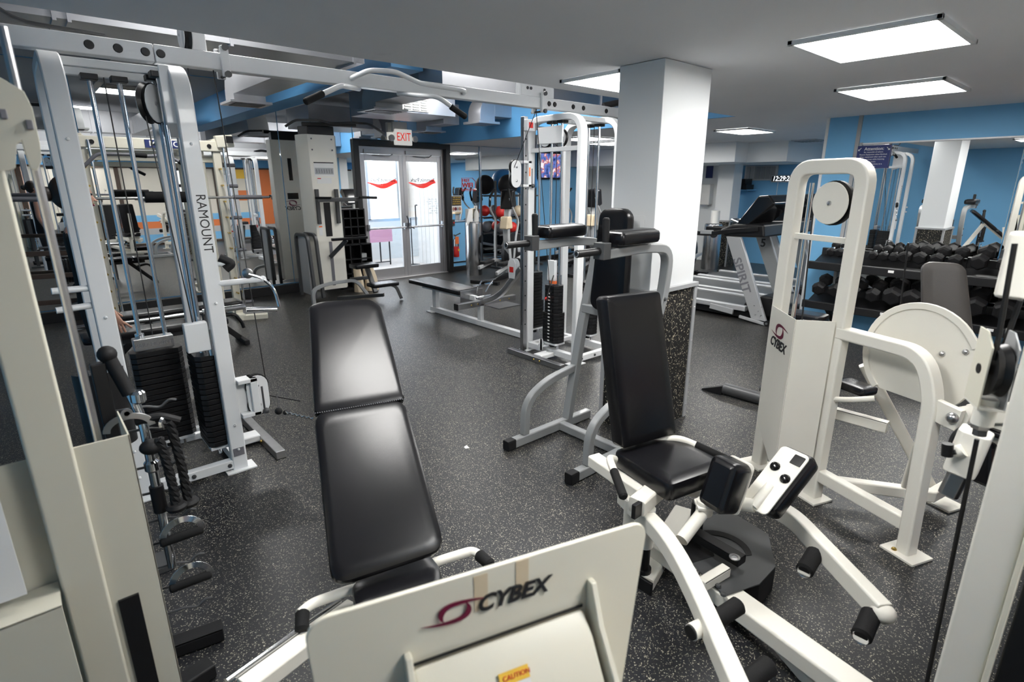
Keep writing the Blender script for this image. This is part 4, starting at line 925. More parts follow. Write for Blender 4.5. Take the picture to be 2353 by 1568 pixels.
hz = zz(270, 985, AX+.06, AY-.02)
M().sweep([V((AX+.045, AY-.05, hz))+V((1, -.1, 0))*(.062*math.cos(R(a)))+Z*(.045*math.sin(R(a))) for a in range(0, 181, 12)], [(-.010, -.004), (.010, -.004), (.010, .004), (-.010, .004)], up=(0, 1, 0)).build('handle_hoop', 'steel', dh, bevel=.001)
M().lathe((AX+.045, AY-.05, hz+.055), [(.008, -.004), (.017, -.004), (.017, .004), (.008, .004), (.008, -.004)], (0, 1, 0), 16).build('eyelet', 'steel', dh)
cw = thing('curved_thigh_pad', 'dark curved shield pad on a black arm behind the accessory rack', 'pad', (.08, 2.62, .85))
cpn = []
za, zb, zc = gy(235, 860, 2.55).z, gy(235, 915, 2.55).z, gy(235, 1040, 2.55).z
x0_, x1_ = gy(172, 900, 2.55).x, gy(295, 880, 2.55).x; cx0, hw = (x0_+x1_)/2, (x1_-x0_)/2
rings = [[V((cx0+hw*math.cos(R(a)), 2.62+.07*math.sin(R(a)), z)) for a in range(180, 361, 15)]+[V((cx0+(hw-.006)*math.cos(R(a)), 2.62+.062*math.sin(R(a)), z)) for a in range(360, 179, -15)] for z in (zc, za)]
M().loft(rings).build('pad_shell', 'black_plastic', cw)
M().box((cx0-.03, 2.66, 0), (cx0+.03, 2.72, za-.02)).build('pad_arm', 'dark_gray', cw, bevel=.004)
M().box((cx0-.12, 2.62, 0), (cx0+.12, 2.76, .03)).build('pad_foot', 'dark_gray', cw, bevel=.004)
# ------------------------------------------------------------------ weight tower beside the entrance
tw = thing('pulldown_tower', 'pale grey lat pulldown tower with black top cap and seat left of the glass doors', 'exercise machine', (3.5, 8.3, 0))
TX0, TX1, TY = 3.36, 3.76, 8.33
M().prism([(TX0-.07, TY+.12, .12), (TX0, TY, .12), (TX1, TY, .12), (TX1+.06, TY+.1, .12), (TX1+.06, TY+.30, .12), (TX0-.07, TY+.30, .12)], (0, 0, 2.26)).build('tower_housing', 'warm_white', tw, bevel=.006)
M().prism([(TX0+.02, TY+.02, 2.38), (TX1+.01, TY+.02, 2.38), (TX1+.04, TY+.28, 2.38), (TX0-.03, TY+.28, 2.38)], (0, 0, .12)).build('top_cap', 'black_plastic', tw, bevel=.01)
M().path([(2.98, 8.1, 2.44), (3.12, 8.1, 2.53), (3.45, 8.12, 2.55), (3.62, 8.12, 2.52), (3.95, 8.12, 2.55), (4.22, 8.1, 2.55), (4.46, 8.1, 2.42)], .03, .03, fr=.06).build('lat_bar', 'black_plastic', tw)
M().path([(3.3, 8.35, 2.51), (4.05, 8.2, 2.53)], .05, .05).build('top_arm', 'black_plastic', tw, bevel=.004)
for x in (TX0+.05, TX1-.05):
    for z in (2.32, 2.17): bolt(tw, (x, TY-.001, z), (0, -1, 0), .012, 'ink_grey')
cht = M().box((3.41, TY-.003, 1.80), (3.71, TY-.001, 2.0)).build('exercise_chart', 'paper', tw, smooth=False)
M().box((3.41, TY-.004, 1.985), (3.71, TY-.003, 2.0)).build('chart_band', 'ink', cht, smooth=False)
M().box((3.42, TY-.0045, 1.83), (3.70, TY-.003, 1.92)).build('chart_band', 'trim_gray', cht, smooth=False)
fg = M()
for i in range(7):
    x = 3.44+i*.038; fg.box((x, TY-.005, 1.845), (x+.008, TY-.0045, 1.905)).box((x+.012, TY-.005, 1.85), (x+.016, TY-.0045, 1.88)).box((x-.006, TY-.005, 1.885), (x+.014, TY-.0045, 1.890))
fg.build('chart_figure', 'ink_grey', cht, smooth=False)
rl = M().box((3.44, TY-.003, 1.70), (3.66, TY-.001, 1.785)).build('instruction_label', 'paper', tw, smooth=False)
M().box((3.445, TY-.004, 1.765), (3.50, TY-.003, 1.777)).build('red_label', 'red', rl, smooth=False)
M().box((3.50, TY-.004, .93), (3.60, TY-.001, 1.43)).build('selector_slot', 'black_plastic', tw, bevel=.003)
M().box((3.53, TY-.004, .18), (3.58, TY-.001, .85)).build('seat_slot', 'ink_grey', tw, bevel=.003)
wl = M().box((3.40, TY-.003, .95), (3.45, TY-.001, 1.14)).build('warning_label', 'paper', tw, smooth=False)
M().box((3.40, TY-.004, 1.125), (3.45, TY-.003, 1.14)).box((3.40, TY-.004, 1.07), (3.45, TY-.003, 1.09)).build('red_label', 'orange_tag', wl, smooth=False)
for x in (3.38, 3.68): M().box((x, TY-.05, 1.12), (x+.05, TY-.002, 1.62)).build('guide_bracket', 'dark_gray', tw, bevel=.004)
M().path([(3.36, 8.2, 1.47), (4.05, 8.2, 1.47)], .05, .06).build('press_arm', 'dark_gray', tw, bevel=.004)
grip(tw, (3.98, 8.15, 1.50), (4.24, 8.05, 1.49), .02, 'black_plastic'); M().tube([(3.34, 8.2, 1.50), (3.42, 8.05, 1.5), (3.48, 7.98, 1.5)], .018).build('handle_grip', 'black_plastic', tw)
M().path([(3.48, 8.1, .90), (4.05, 8.1, .90)], .05, .04).build('chest_pad', 'vinyl', tw, bevel=.01)
M().path([(3.52, 8.3, .62), (3.72, 8.12, .88)], .04, .06).build('pad_arm', 'dark_gray', tw, bevel=.003)
# dark rounded side frames
for x in (3.12, 3.24):
    M().path([(x, 8.55, .05), (x, 8.55, .98), (x+.02, 8.15, .98), (x+.04, 8.12, .05)], .045, .05, fr=.1).build('side_frame', 'dark_gray', tw, bevel=.003)
M().box((3.13, 8.2, .1), (3.15, 8.5, .95)).build('side_panel', 'silver_paint', tw)
M().path([(3.02, 7.85, .02), (3.02, 7.85, .25), (3.3, 7.88, .30), (3.72, 7.9, .30), (3.85, 7.78, .04)], .05, .05, fr=.12, n=6).build('front_loop', 'gray_paint', tw, bevel=.003)
M().path([(3.72, 8.1, .28), (4.05, 8.1, .28)], .06, .05).path([(3.95, 7.75, .1), (3.95, 7.98, .45)], .07, .05).build('seat_frame', 'dark_gray', tw, bevel=.003)
M().pad((3.84, 7.85, .51), X, Y, .38, .26, .06, .03).build('seat_pad', 'vinyl', tw)
M().pad((3.92, 7.45, .27), X, Y, .42, .26, .05, .03).build('foot_pad', 'vinyl', tw)
M().path([(4.0, 7.55, .25), (4.16, 7.50, .22), (4.20, 7.42, .02)], .05, .05, fr=.08).build('foot_leg', 'dark_gray', tw, bevel=.003)
M().path([(3.45, 8.0, .04), (3.95, 7.5, .10)], .06, .05).build('base_tube', 'dark_gray', tw, bevel=.003)
rb_ = M().box((TX0-.02, TY+.301, 1.2), (TX1+.0, TY+.304, 1.62)).build('rear_panel', 'warm_white', tw, smooth=False)
cybex(rb_, (3.56, TY+.307, 1.30), -X, Z, .085)
M().box((3.48, TY+.301, 1.45), (3.66, TY+.3065, 1.55)).build('rear_window', 'black_gloss', tw)
M().box((3.54, TY+.301, 1.75), (3.60, TY+.3065, 2.1)).build('rear_window', 'black_gloss', tw)

tw.location = (3.43, 8.12, 0)
# ------------------------------------------------------------------ black storage cubbies, tote bag
cb_ = thing('storage_cubby', 'black stepped storage cubby with small cube compartments left of the entrance doors', 'cabinet', (4.1, 8.75, 0))
def cubby(x0, x1, y0, y1, z0, z1, nx, nz, root):
    t = .018; m_ = M()
    m_.box((x0, y1-.01, z0), (x1, y1, z1))
    for i in range(nx+1): x = x0+(x1-x0-t)*i/nx; m_.box((x, y0, z0), (x+t, y1, z1))
    for j in range(nz+1): z = z0+(z1-z0-t)*j/nz; m_.box((x0, y0, z), (x1, y1, z+t))
    m_.isl = [(0, len(m_.v), 0, len(m_.f))]; m_.build('cubby_shell', 'black_plastic', root, smooth=False)
cubby(3.82, 4.34, 8.66, 8.89, .72, 1.30, 4, 4, cb_); cubby(3.82, 4.40, 8.62, 8.89, .0, .73, 3, 3, cb_)
M().box((4.2, 8.68, .44), (4.33, 8.8, .56)).build('folded_cards', 'trim_gray', cb_)
ph = thing('desk_phone', 'black phone and small items on top of the black cubby', 'phone', (4.05, 8.75, 1.301))
M().box((3.95, 8.70, 1.302), (4.15, 8.83, 1.34)).build('base', 'black_plastic', ph, bevel=.01)
M().cyl((4.2, 8.76, 1.302), (4.2, 8.76, 1.37), .025).build('cup', 'white_plastic', ph); M().box((3.9, 8.67, 1.30), (4.25, 8.69, 1.306)).build('paper_sheet', 'paper', ph)
bg_ = thing('tote_bag', 'beige canvas tote bags with straps standing beneath the pulldown tower seat', 'bag', (4.1, 8.25, 0))
for (x, w_, h, ln) in ((3.95, .16, .40, -.02), (4.17, .24, .44, -.05)):
    b_ = M(); rings = []
    for k in range(7):
        t = k/6; ww = w_*(1-.28*t)/2; dd = .09*(1-.6*t)
        rings.append([V((x+ln*t+ww*math.cos(a)*(1+.12*math.sin(3*a+k)), 8.25+dd*math.sin(a)*(1+.1*math.cos(5*a)), .005+h*t)) for a in [i*math.pi/9 for i in range(18)]])
    b_.loft(rings).build('bag_body', 'canvas', bg_)
for dx in (0, .07): M().tube([(4.09+dx, 8.17, .14), (4.10+dx, 8.17, .115), (4.125+dx, 8.17, .12)], .004, 6).build('strap_ring', 'ink', bg_)

# ------------------------------------------------------------------ waste bin, wipes, wall items
def bin_(x, y, r, h, label):
    t = thing('waste_bin', label, 'bin', (x, y, 0))
    o = M().lathe((x, y, 0), [(r*.98, 0), (r, .01), (r, h-.02), (r*.97, h)], (0, 0, 1), 36).build('body', 'brushed_steel', t)
    M().lathe((x, y, h), [(r*.97, 0), (r*.9, .012), (r*.4, .014)], (0, 0, 1), 30).build('lid', 'brushed_steel', t)
    return t
b1 = bin_(6.43, 8.43, .155, .99, 'tall brushed steel waste bin against the blue half wall right of the doors')
dn = V((.05, -1, 0)).normalized()
M().lathe((6.52, 8.31, .68), [(.075, .0), (.075, .018), (.066, .02)], (.55, -.83, 0), 22).build('waste_opening', 'black_plastic', b1)
tr = thing('towel_roll', 'white paper towel roll on the steel bin by the doors', 'paper towel', (6.36, 8.43, 1.005))
M().cyl((6.34, 8.43, 1.008), (6.34, 8.43, 1.24), .07, 24).build('roll', 'white_plastic', tr)
M().prism([(6.28, 8.36, 1.22), (6.36, 8.35, 1.22), (6.33, 8.33, 1.06), (6.19, 8.32, .92), (6.21, 8.34, 1.04)], (.002, .004, 0)).build('loose_sheet', 'paper', tr)
def spray(x, y, z, label, k=1.0):
    t = thing('spray_bottle', label, 'bottle', (x, y, z))
    M().lathe((x, y, z), [(.036*k, 0), (.04*k, .01*k), (.04*k, .12*k), (.030*k, .155*k), (.014*k, .18*k), (.013*k, .20*k)], (0, 0, 1), 18).build('bottle', 'white_plastic', t)
    M().path([(x, y, z+.205*k), (x, y, z+.25*k)], .022*k, .03*k).path([(x+.015*k, y, z+.24*k), (x-.05*k, y, z+.235*k)], .018*k, .02*k).build('trigger_head', 'white_plastic', t, bevel=.002)
spray(6.52, 8.44, 1.005, 'white spray bottle standing on the steel bin by the doors', 1.15)
fe = thing('fire_extinguisher', 'red fire extinguisher with orange tag mounted low on the blue half wall', 'fire extinguisher', (6.35, 8.93, .3))
M().lathe((6.36, 8.90, .30), [(.05, 0), (.055, .01), (.055, .20), (.05, .21)], (0, 0, 1), 20).build('cylinder', 'red', fe)
M().lathe((6.36, 8.90, .51), [(.055, 0), (.055, .12), (.03, .16), (.018, .17), (.018, .20)], (0, 0, 1), 20).build('cylinder_top', 'steel', fe)
M().path([(6.36, 8.9, .72), (6.44, 8.86, .76)], .02, .02).path([(6.36, 8.9, .71), (6.29, 8.88, .73)], .02, .03).build('valve_handle', 'dark_gray', fe)
M().box((6.30, 8.835, .56), (6.38, 8.84, .70)).build('inspection_tag', 'orange_tag', fe); M().box((6.36, 8.842, .42), (6.40, 8.845, .46)).build('yellow_sticker', 'yellow', fe)
sw_ = tag(M().box((6.325, 8.955, .90), (6.385, 8.995, 1.02)).build('alarm_box', 'dark_gray', None, bevel=.004), 'small grey box with red push button beside the door frame', 'switch')
bt = M().lathe((6.355, 8.955, .96), [(.018, 0), (.018, .012), (.012, .016)], (0, -1, 0), 14).build('red_button', 'red', sw_)
pst = thing('notice_poster', 'small notice with yellow text and photo stuck on the mirror above the blue half wall', 'poster', (6.46, 8.98, 1.3))
M().box((6.335, 8.982, 1.165), (6.575, 8.985, 1.47)).build('sheet', 'paper', pst, smooth=False)
M().box((6.345, 8.980, 1.28), (6.565, 8.982, 1.46)).build('text_block', 'ink', pst, smooth=False)
for i, s_ in enumerate(('LIKE US ON', 'FACEBOOK', 'CLUB NEWS', 'AND EVENTS')): text(s_, (6.455, 8.978, 1.435-i*.04), X, Z, .034, 'yellow', pst)
for i, (c_, x) in enumerate((('skin', 6.38), ('maroon', 6.43), ('trim_gray', 6.48), ('skin', 6.53))): M().plate((x, 8.98, 1.22), X, Z, [(.03*math.cos(R(a)), .035*math.sin(R(a))) for a in range(0, 360, 30)], .002).build('photo_shape', c_, pst)
wf = thing('wifi_sticker', 'red outlined FREE WIFI sticker on the mirror beside the doors', 'sign', (6.75, 8.98, 1.66))
text('FREE', (6.70, 8.98, 1.75), X, Z, .09, 'red', wf); text('WIFI', (6.74, 8.98, 1.66), X, Z, .13, 'red', wf, bold=.01); text('CONNECT TO US', (6.76, 8.98, 1.585), X, Z, .035, 'red', wf, bold=.01)
M().tube([(6.60, 8.98, 1.56), (6.60, 8.98, 1.80), (6.86, 8.98, 1.80), (6.93, 8.98, 1.74), (6.93, 8.98, 1.56), (6.60, 8.98, 1.56)], .004, 6).build('sticker_outline', 'red', wf)
# exit sign with twin emergency lamps
ex_ = thing('exit_sign', 'white EXIT sign with red letters and twin emergency lamps above the doors', 'sign', (5.26, 8.85, 2.5))
M().box((5.10, 8.84, 2.34), (5.44, 8.90, 2.60)).build('sign_box', 'lit_white', ex_, bevel=.012)
text('EXIT', (5.27, 8.838, 2.47), X, Z, .19, 'exit_red', ex_, sx=.72, bold=.008)
M().box((5.08, 8.86, 2.56), (5.36, 8.93, 2.72)).build('canopy', 'white_plastic', ex_, bevel=.006); M().cyl((5.22, 8.9, 2.7), (5.22, 8.9, 3.12), .01).build('stem', 'silver_paint', ex_)
for x, d in ((5.04, -.3), (5.50, .3)):
    lm = M().cyl((x-.02*(1 if d < 0 else -1)*-1, 8.87, 2.46), (x+.05*(1 if d < 0 else -1), 8.87, 2.48), .014).build('lamp_arm', 'white_plastic', ex_)
    M().lathe((x, 8.87, 2.45), [(.022, .05), (.05, .0), (.055, -.035), (.045, -.045)], (d*-.6, 1, .0), 18).build('lamp_head', 'white_plastic', ex_)

# ------------------------------------------------------------------ overhead ducts and grilles
def duct(name, label, a, b, cat='duct'):
    t = thing(name, label, cat, ((a[0]+b[0])/2, (a[1]+b[1])/2, a[2]))
    M().box(a, b).build('duct_run', 'duct_metal', t, bevel=.003)
    return t
d2_ = duct('main_duct', 'wide pale galvanised duct behind the ceiling edge near the right cable tower', (3.15, 4.55, 2.55), (6.05, 4.95, 2.98))
for x in (4.3, 4.38, 5.4): M().box((x, 4.535, 2.535), (x+.015, 4.965, 2.99)).build('seam_flange', 'duct_metal', d2_)
dm = duct('main_duct', 'long galvanised main air duct just behind the ceiling edge', (-1.6, 4.40, 2.62), (2.30, 4.78, 3.0))
sm2 = M()
for x in (-.6, .35, .42, 1.3, 2.2): sm2.box((x, 4.385, 2.605), (x+.02, 4.795, 3.01))
sm2.build('seam_flange', 'duct_metal', dm)
M().box((.05, 4.2, 3.0), (1.0, 4.34, 3.1)).build('tray', 'dark_gray', dm, bevel=.004)
def branch(x0, x1, y0, y1, z0, z1, label, along='Y', end=1, m='duct_metal'):
    """square branch ending in a rounded elbow that turns down to a square diffuser"""
    t = thing('branch_duct', label, 'duct', ((x0+x1)/2, (y0+y1)/2, z0))
    M().box((x0, y0, z0), (x1, y1, z1)).build('duct_run', m, t, bevel=.003)
    h = z1-z0; pts = []
    ye = y1 if end > 0 else y0
    for a in range(0, 91, 10): pts.append((ye+end*h*math.sin(R(a)), z0-.0+h*math.cos(R(a))-0.0))
    if along == 'Y': poly = [(x0, ye, z0-.06)]+[(x0, p, q) for p, q in pts]+[(x0, ye+end*h, z0-.06)]; ext = (x1-x0, 0, 0)
    M().prism(poly, ext).build('elbow', m, t, bevel=.002)
    M().box((x0-.05, min(ye, ye+end*h)-.05, z0-.085), (x1+.05, max(ye, ye+end*h)+.05, z0-.06)).build('diffuser_frame', m, t, bevel=.002)
    for i in range(5):
        yy = min(ye, ye+end*h)+.01+i*(h-.02)/5
        M().box((x0+.01, yy, z0-.092), (x1-.01, yy+.03, z0-.084)).build('diffuser_slat', 'dark_gray', t)
    M().box(((x0+x1)/2-.005, (y0+y1)/2, z1), ((x0+x1)/2+.005, (y0+y1)/2+.01, CH)).build('hanger', 'steel', t)
    return t
branch(1.95, 2.28, 4.8, 6.7, 2.62, 2.92, 'silver branch duct running from the main duct to a square diffuser')
branch(.75, 1.05, 4.8, 6.2, 2.62, 2.88, 'second silver branch duct with rounded elbow further left', m='gray_paint')
branch(3.45, 3.82, 4.97, 6.4, 2.64, 2.98, 'dark grey duct with rounded elbow above the chin-up bar', m='gray_paint')
g2 = thing('air_register', 'white framed louvred register on the duct box above the doors', 'vent', (4.35, 7.2, 2.8))
M().box((4.0, 7.2, 2.66), (5.2, 8.2, 3.0)).build('duct_box', 'duct_metal', g2, bevel=.004)
M().box((4.28, 7.17, 2.68), (4.72, 7.2, 2.95)).build('register_frame', 'white_plastic', g2, bevel=.004)
for k in range(3):
    for i in range(7): M().box((4.31+k*.135, 7.158, 2.70+i*.033), (4.42+k*.135, 7.172, 2.715+i*.033)).build('louvre', 'gray_paint', g2)
branch(5.26, 5.56, 7.6, 8.1, 2.60, 2.90, 'white faced elbow duct hanging beside the exit sign', m='duct_metal')
p_ = thing('side_duct', 'pinkish galvanised duct stub with down-turned diffuser above the blue half wall', 'duct', (6.0, 7.6, 2.66))
M().box((5.72, 6.9, 2.68), (6.095, 7.2, 2.98)).build('duct_run', 'duct_metal', p_, bevel=.003)
M().prism([(5.72, 6.9, 2.60)]+[(5.72-.28*math.sin(R(a)), 6.9, 2.70+.28*math.cos(R(a))) for a in range(0, 91, 10)]+[(5.44, 6.9, 2.60)], (0, .3, 0)).build('elbow', 'duct_metal', p_)
M().box((5.38, 6.85, 2.565), (5.78, 7.25, 2.60)).build('diffuser_frame', 'duct_metal', p_, bevel=.003)
S('trim_7', 'blue_dark', ((2.78, 4.82, 2.72), (3.12, 8.99, CH-.001)))
cdt = tag(M().tube([(-1.2, 3.6, 3.1), (-.15, 3.72, 2.72), (.15, 3.72, 2.44), (.5, 3.72, 2.43)], .010, 8, fr=.08).build('conduit', 'dark_gray', None), 'thin grey conduit running down to the overhead beam at top left', 'pipe')

# ------------------------------------------------------------------ screen, far hall fittings
tv = thing('wall_television', 'wall television showing a bright programme seen between the tower rods', 'television', (9.1, 8.95, 2.0))
M().box((8.62, 8.93, 1.78), (9.42, 8.98, 2.36)).build('casing', 'black_plastic', tv, bevel=.006)
mt = mat('tv_picture', (.02, .02, .03), .3, emit=(.3, .35, .6), es=1.2); nt = mt.node_tree
vn = nt.nodes.new('ShaderNodeTexNoise'); vn.inputs['Scale'].default_value = 7; cr_ = nt.nodes.new('ShaderNodeValToRGB'); el = cr_.color_ramp.elements
el[0].position = .35; el[0].color = (.01, .02, .12, 1); el[1].position = .62; el[1].color = (.8, .75, .8, 1); e2_ = el.new(.5); e2_.color = (.12, .2, .55, 1); e3_ = el.new(.56); e3_.color = (.5, .1, .06, 1)
tc_ = nt.nodes.new('ShaderNodeTexCoord'); nt.links.new(tc_.outputs['Object'], vn.inputs['Vector']); nt.links.new(vn.outputs['Fac'], cr_.inputs[0]); nt.links.new(cr_.outputs[0], nt.nodes['Principled BSDF'].inputs['Emission Color'])
M().box((8.66, 8.926, 1.82), (9.38, 8.93, 2.32)).build('screen', 'tv_picture', tv, smooth=False)
ck = thing('wall_clock', 'black digital wall clock reading 12:29:26 on the blue hall wall', 'clock', (11.97, 5.1, 1.85))
ky0, ky1 = gx(1826, 405, 11.95).y, gx(1773, 402, 11.95).y; kz1, kz0 = gx(1800, 403, 11.95).z, gx(1800, 419, 11.95).z
M().box((11.94, ky0, kz0), (11.99, ky1, kz1)).build('clock_case', 'silver_paint', ck, bevel=.004); M().box((11.935, ky0+.02, kz0+.015), (11.942, ky1-.02, kz1-.015)).build('clock_face', 'black_gloss', ck)
text('12:29:26', (11.934, (ky0+ky1)/2, (kz0+kz1)/2), -Y, Z, .135, 'digits', ck, shear=.15, sx=.86, bold=.01)
M().cyl((11.99, (ky0+ky1)/2+.1, 1.0), (11.99, (ky0+ky1)/2+.1, kz0), .006, 6).build('cord', 'white_paint', ck)
sf = thing('wall_shelf', 'wall shelf with black electronic boxes on the blue hall wall', 'shelf', (11.8, 6.0, 1.5))
qa, qb = gx(1729, 436, 11.8), gx(1690, 436, 11.8)
M().box((11.6, qa.y, qa.z-.02), (11.99, qb.y+.1, qa.z)).build('shelf_board', 'blue_wall', sf, bevel=.003)
rc = thing('receiver', 'stacked black audio receivers on the hall wall shelf', 'audio equipment', (11.8, 6.0, qa.z+.002))
M().box((11.62, qa.y+.05, qa.z+.003), (11.95, qb.y+.05, qa.z+.10)).build('lower_unit', 'black_plastic', rc, bevel=.004); M().box((11.65, qa.y+.1, qa.z+.102), (11.95, qb.y+.02, qa.z+.22)).build('upper_unit', 'black_plastic', rc, bevel=.004)
b2 = bin_(10.5, 5.78, .17, .90, 'brushed steel waste bin in the treadmill hall beside the far column')
M().lathe((10.36, 5.68, .72), [(.075, 0), (.075, .02)], (-.8, -.6, 0), 20).build('waste_opening', 'black_plastic', b2)
t2 = tag(M().cyl((10.48, 5.75, .92), (10.48, 5.75, 1.17), .085, 24).build('towel_roll', 'white_plastic', None), 'white paper towel roll on the far hall waste bin', 'paper towel')
dsp = thing('towel_dispenser', 'white paper towel dispenser on the white wall of the far hall', 'dispenser', (11.5, 6.8, 1.4))
dz = gx(1622, 445, 11.56); M().box((11.44, dz.y-.16, dz.z-.24), (11.6, dz.y+.16, dz.z+.2)).build('dispenser_box', 'white_plastic', dsp, bevel=.02)
M().box((11.43, dz.y-.1, dz.z-.28), (11.5, dz.y+.02, dz.z-.24)).build('towel_slot', 'steel', dsp)
nv = tag(M().box((11.585, dz.y-.1, dz.z+.33), (11.6, dz.y+.06, dz.z+.62)).build('notice', 'navy', None), 'small navy notice above the towel dispenser', 'sign')
at_ = thing('attention_sign', 'navy Attention notice with white text on the mirror above the dumbbells', 'sign', (7.03, 2.1, 1.95))
ay0, ay1 = 1.945, 2.26
M().box((7.018, ay0, 1.85), (7.024, ay1, 2.085)).build('board', 'navy', at_, smooth=False)
text('Attention:', (7.017, 2.10, 2.05), -Y, Z, .045, 'paper', at_, bold=.01)
for i, s_ in enumerate(('Be respectful of others.', 'Return Equipment when finished.', 'Wipe equipment after each use.', 'Use courtesy while listening', 'to music.', 'Keep conversations to a', 'minimum.')):
    text(s_, (7.017, 2.10, 2.017-i*.0245), -Y, Z, .0195, 'paper', at_)
for y_, s_ in ((1.97, 1), (2.235, -1)):
    M().tube([(7.017, y_-.012*s_, 2.038), (7.017, y_+.012*s_, 2.062)], .003, 6).tube([(7.017, y_-.014*s_, 2.05), (7.017, y_-.014*s_, 2.036), (7.017, y_, 2.036)], .003, 6).build('arrow_mark', 'paper', at_)
# ------------------------------------------------------------------ dumbbell rack against the mirror wall
dr = thing('dumbbell_rack', 'black two tier dumbbell rack along the mirrored blue wall', 'rack', (6.75, 1.2, 0))
for z0, z1 in ((.80, .92), (.36, .48)):
    M().path([(6.56, -.55, z0+.02), (6.56, 2.42, z0+.02)], .05, .085).build('front_rail', 'black_plastic', dr, bevel=.004)
    M().path([(6.93, -.55, z1+.02), (6.93, 2.42, z1+.02)], .05, .085).build('rear_rail', 'black_plastic', dr, bevel=.004)
    M().prism([(6.58, -.55, z0-.02), (6.92, -.55, z1-.02), (6.92, -.55, z1-.01), (6.58, -.55, z0-.01)], (0, 2.97, 0)).build('shelf_tray', 'black_plastic', dr)
    for i in range(5):
        M().box((6.53, .3+i*.43, z0+.02), (6.534, .35+i*.43, z0+.045)).build('weight_tag', 'paper', dr, smooth=False)
for y in (2.15, 1.05, -.1):
    M().path([(6.98, y, 0), (6.90, y, 1.0)], .06, .08).path([(6.45, y, .03), (7.0, y, .03)], .06, .06).path([(6.55, y, .36), (6.9, y, .1)], .05, .05).build('rack_leg', 'black_plastic', dr, bevel=.004)
def dumbbell(r, L, g):
    """hex dumbbell lying along x, centred on its own origin"""
    t = bpy.data.objects.new('dumbbell', None); COL.objects.link(t); t.empty_display_size = .05
    I = Matrix()
    for s_ in (-1, 1):
        rings = [[(s_*(g+x), rr*math.cos(R(60*i+30)), rr*math.sin(R(60*i+30))) for i in range(6)] for x, rr in ((0, r*.72), (L*.18, r), (L*.82, r), (L, r*.74))]
        M(I).loft([[V(p) for p in q] for q in rings]).build('hex_head', 'rubber_black', t, bevel=.004)
        M(I).lathe((s_*(g+L-.001), 0, 0), [(r*.5, 0), (r*.5, .002*1)], (s_, 0, 0), 14).build('end_badge', 'black_plastic', t)
    M(I).lathe((-g, 0, 0), [(.013, 0), (.015, g*.5), (.0175, g), (.015, g*1.5), (.013, g*2)], (1, 0, 0), 14).build('handle', 'chrome', t)
    return t
sizes = [dumbbell(.048, .065, .055), dumbbell(.062, .085, .06), dumbbell(.074, .10, .06), dumbbell(.096, .12, .062)]
used = [False]*4
def place_db(k, y, z, label, grp, x=6.745, roll=0):
    s_ = sizes[k]
    if used[k]: o = copytree(s_)
    else: o = s_; used[k] = True
    o.location = (x, y, z); o.rotation_euler = (R(roll), R(-18), R(random.uniform(-4, 4))); o['label'] = label; o['category'] = 'dumbbell'; o['group'] = grp
ordn = ['first', 'second', 'third', 'fourth', 'fifth', 'sixth', 'seventh', 'eighth', 'ninth', 'tenth', 'eleventh', 'twelfth', 'thirteenth', 'fourteenth', 'fifteenth']
tops = [gx(px, py, 6.62).y for px, py in ((1902, 597), (1922, 600), (1998, 608), (2022, 610), (2046, 612), (2074, 615), (2108, 620), (2147, 625), (2188, 630), (2243, 638), (2302, 645))]
for i, y in enumerate(tops):
    k = 0 if i < 5 else 1 if i < 9 else 2
    place_db(k, y, .95+(.045, .062, .074)[k], 'black hex dumbbell, %s from the left on the top tier' % ordn[i], 'hex dumbbells on the top tier', roll=(15 if i in (2, 4) else 0))
lows = [gx(px, py, 6.62).y for px, py in ((1875, 690), (1912, 695), (1955, 700), (2000, 702), (2046, 700), (2092, 712), (2156, 722), (2230, 738), (2300, 745))]
for i, y in enumerate(lows):
    k = 2 if i < 4 else 3
    place_db(k, y, .515+(0, 0, .074, .096)[k], 'large black hex dumbbell, %s from the left on the lower tier' % ordn[i], 'hex dumbbells on the lower tier', roll=(20 if i == 6 else 0))

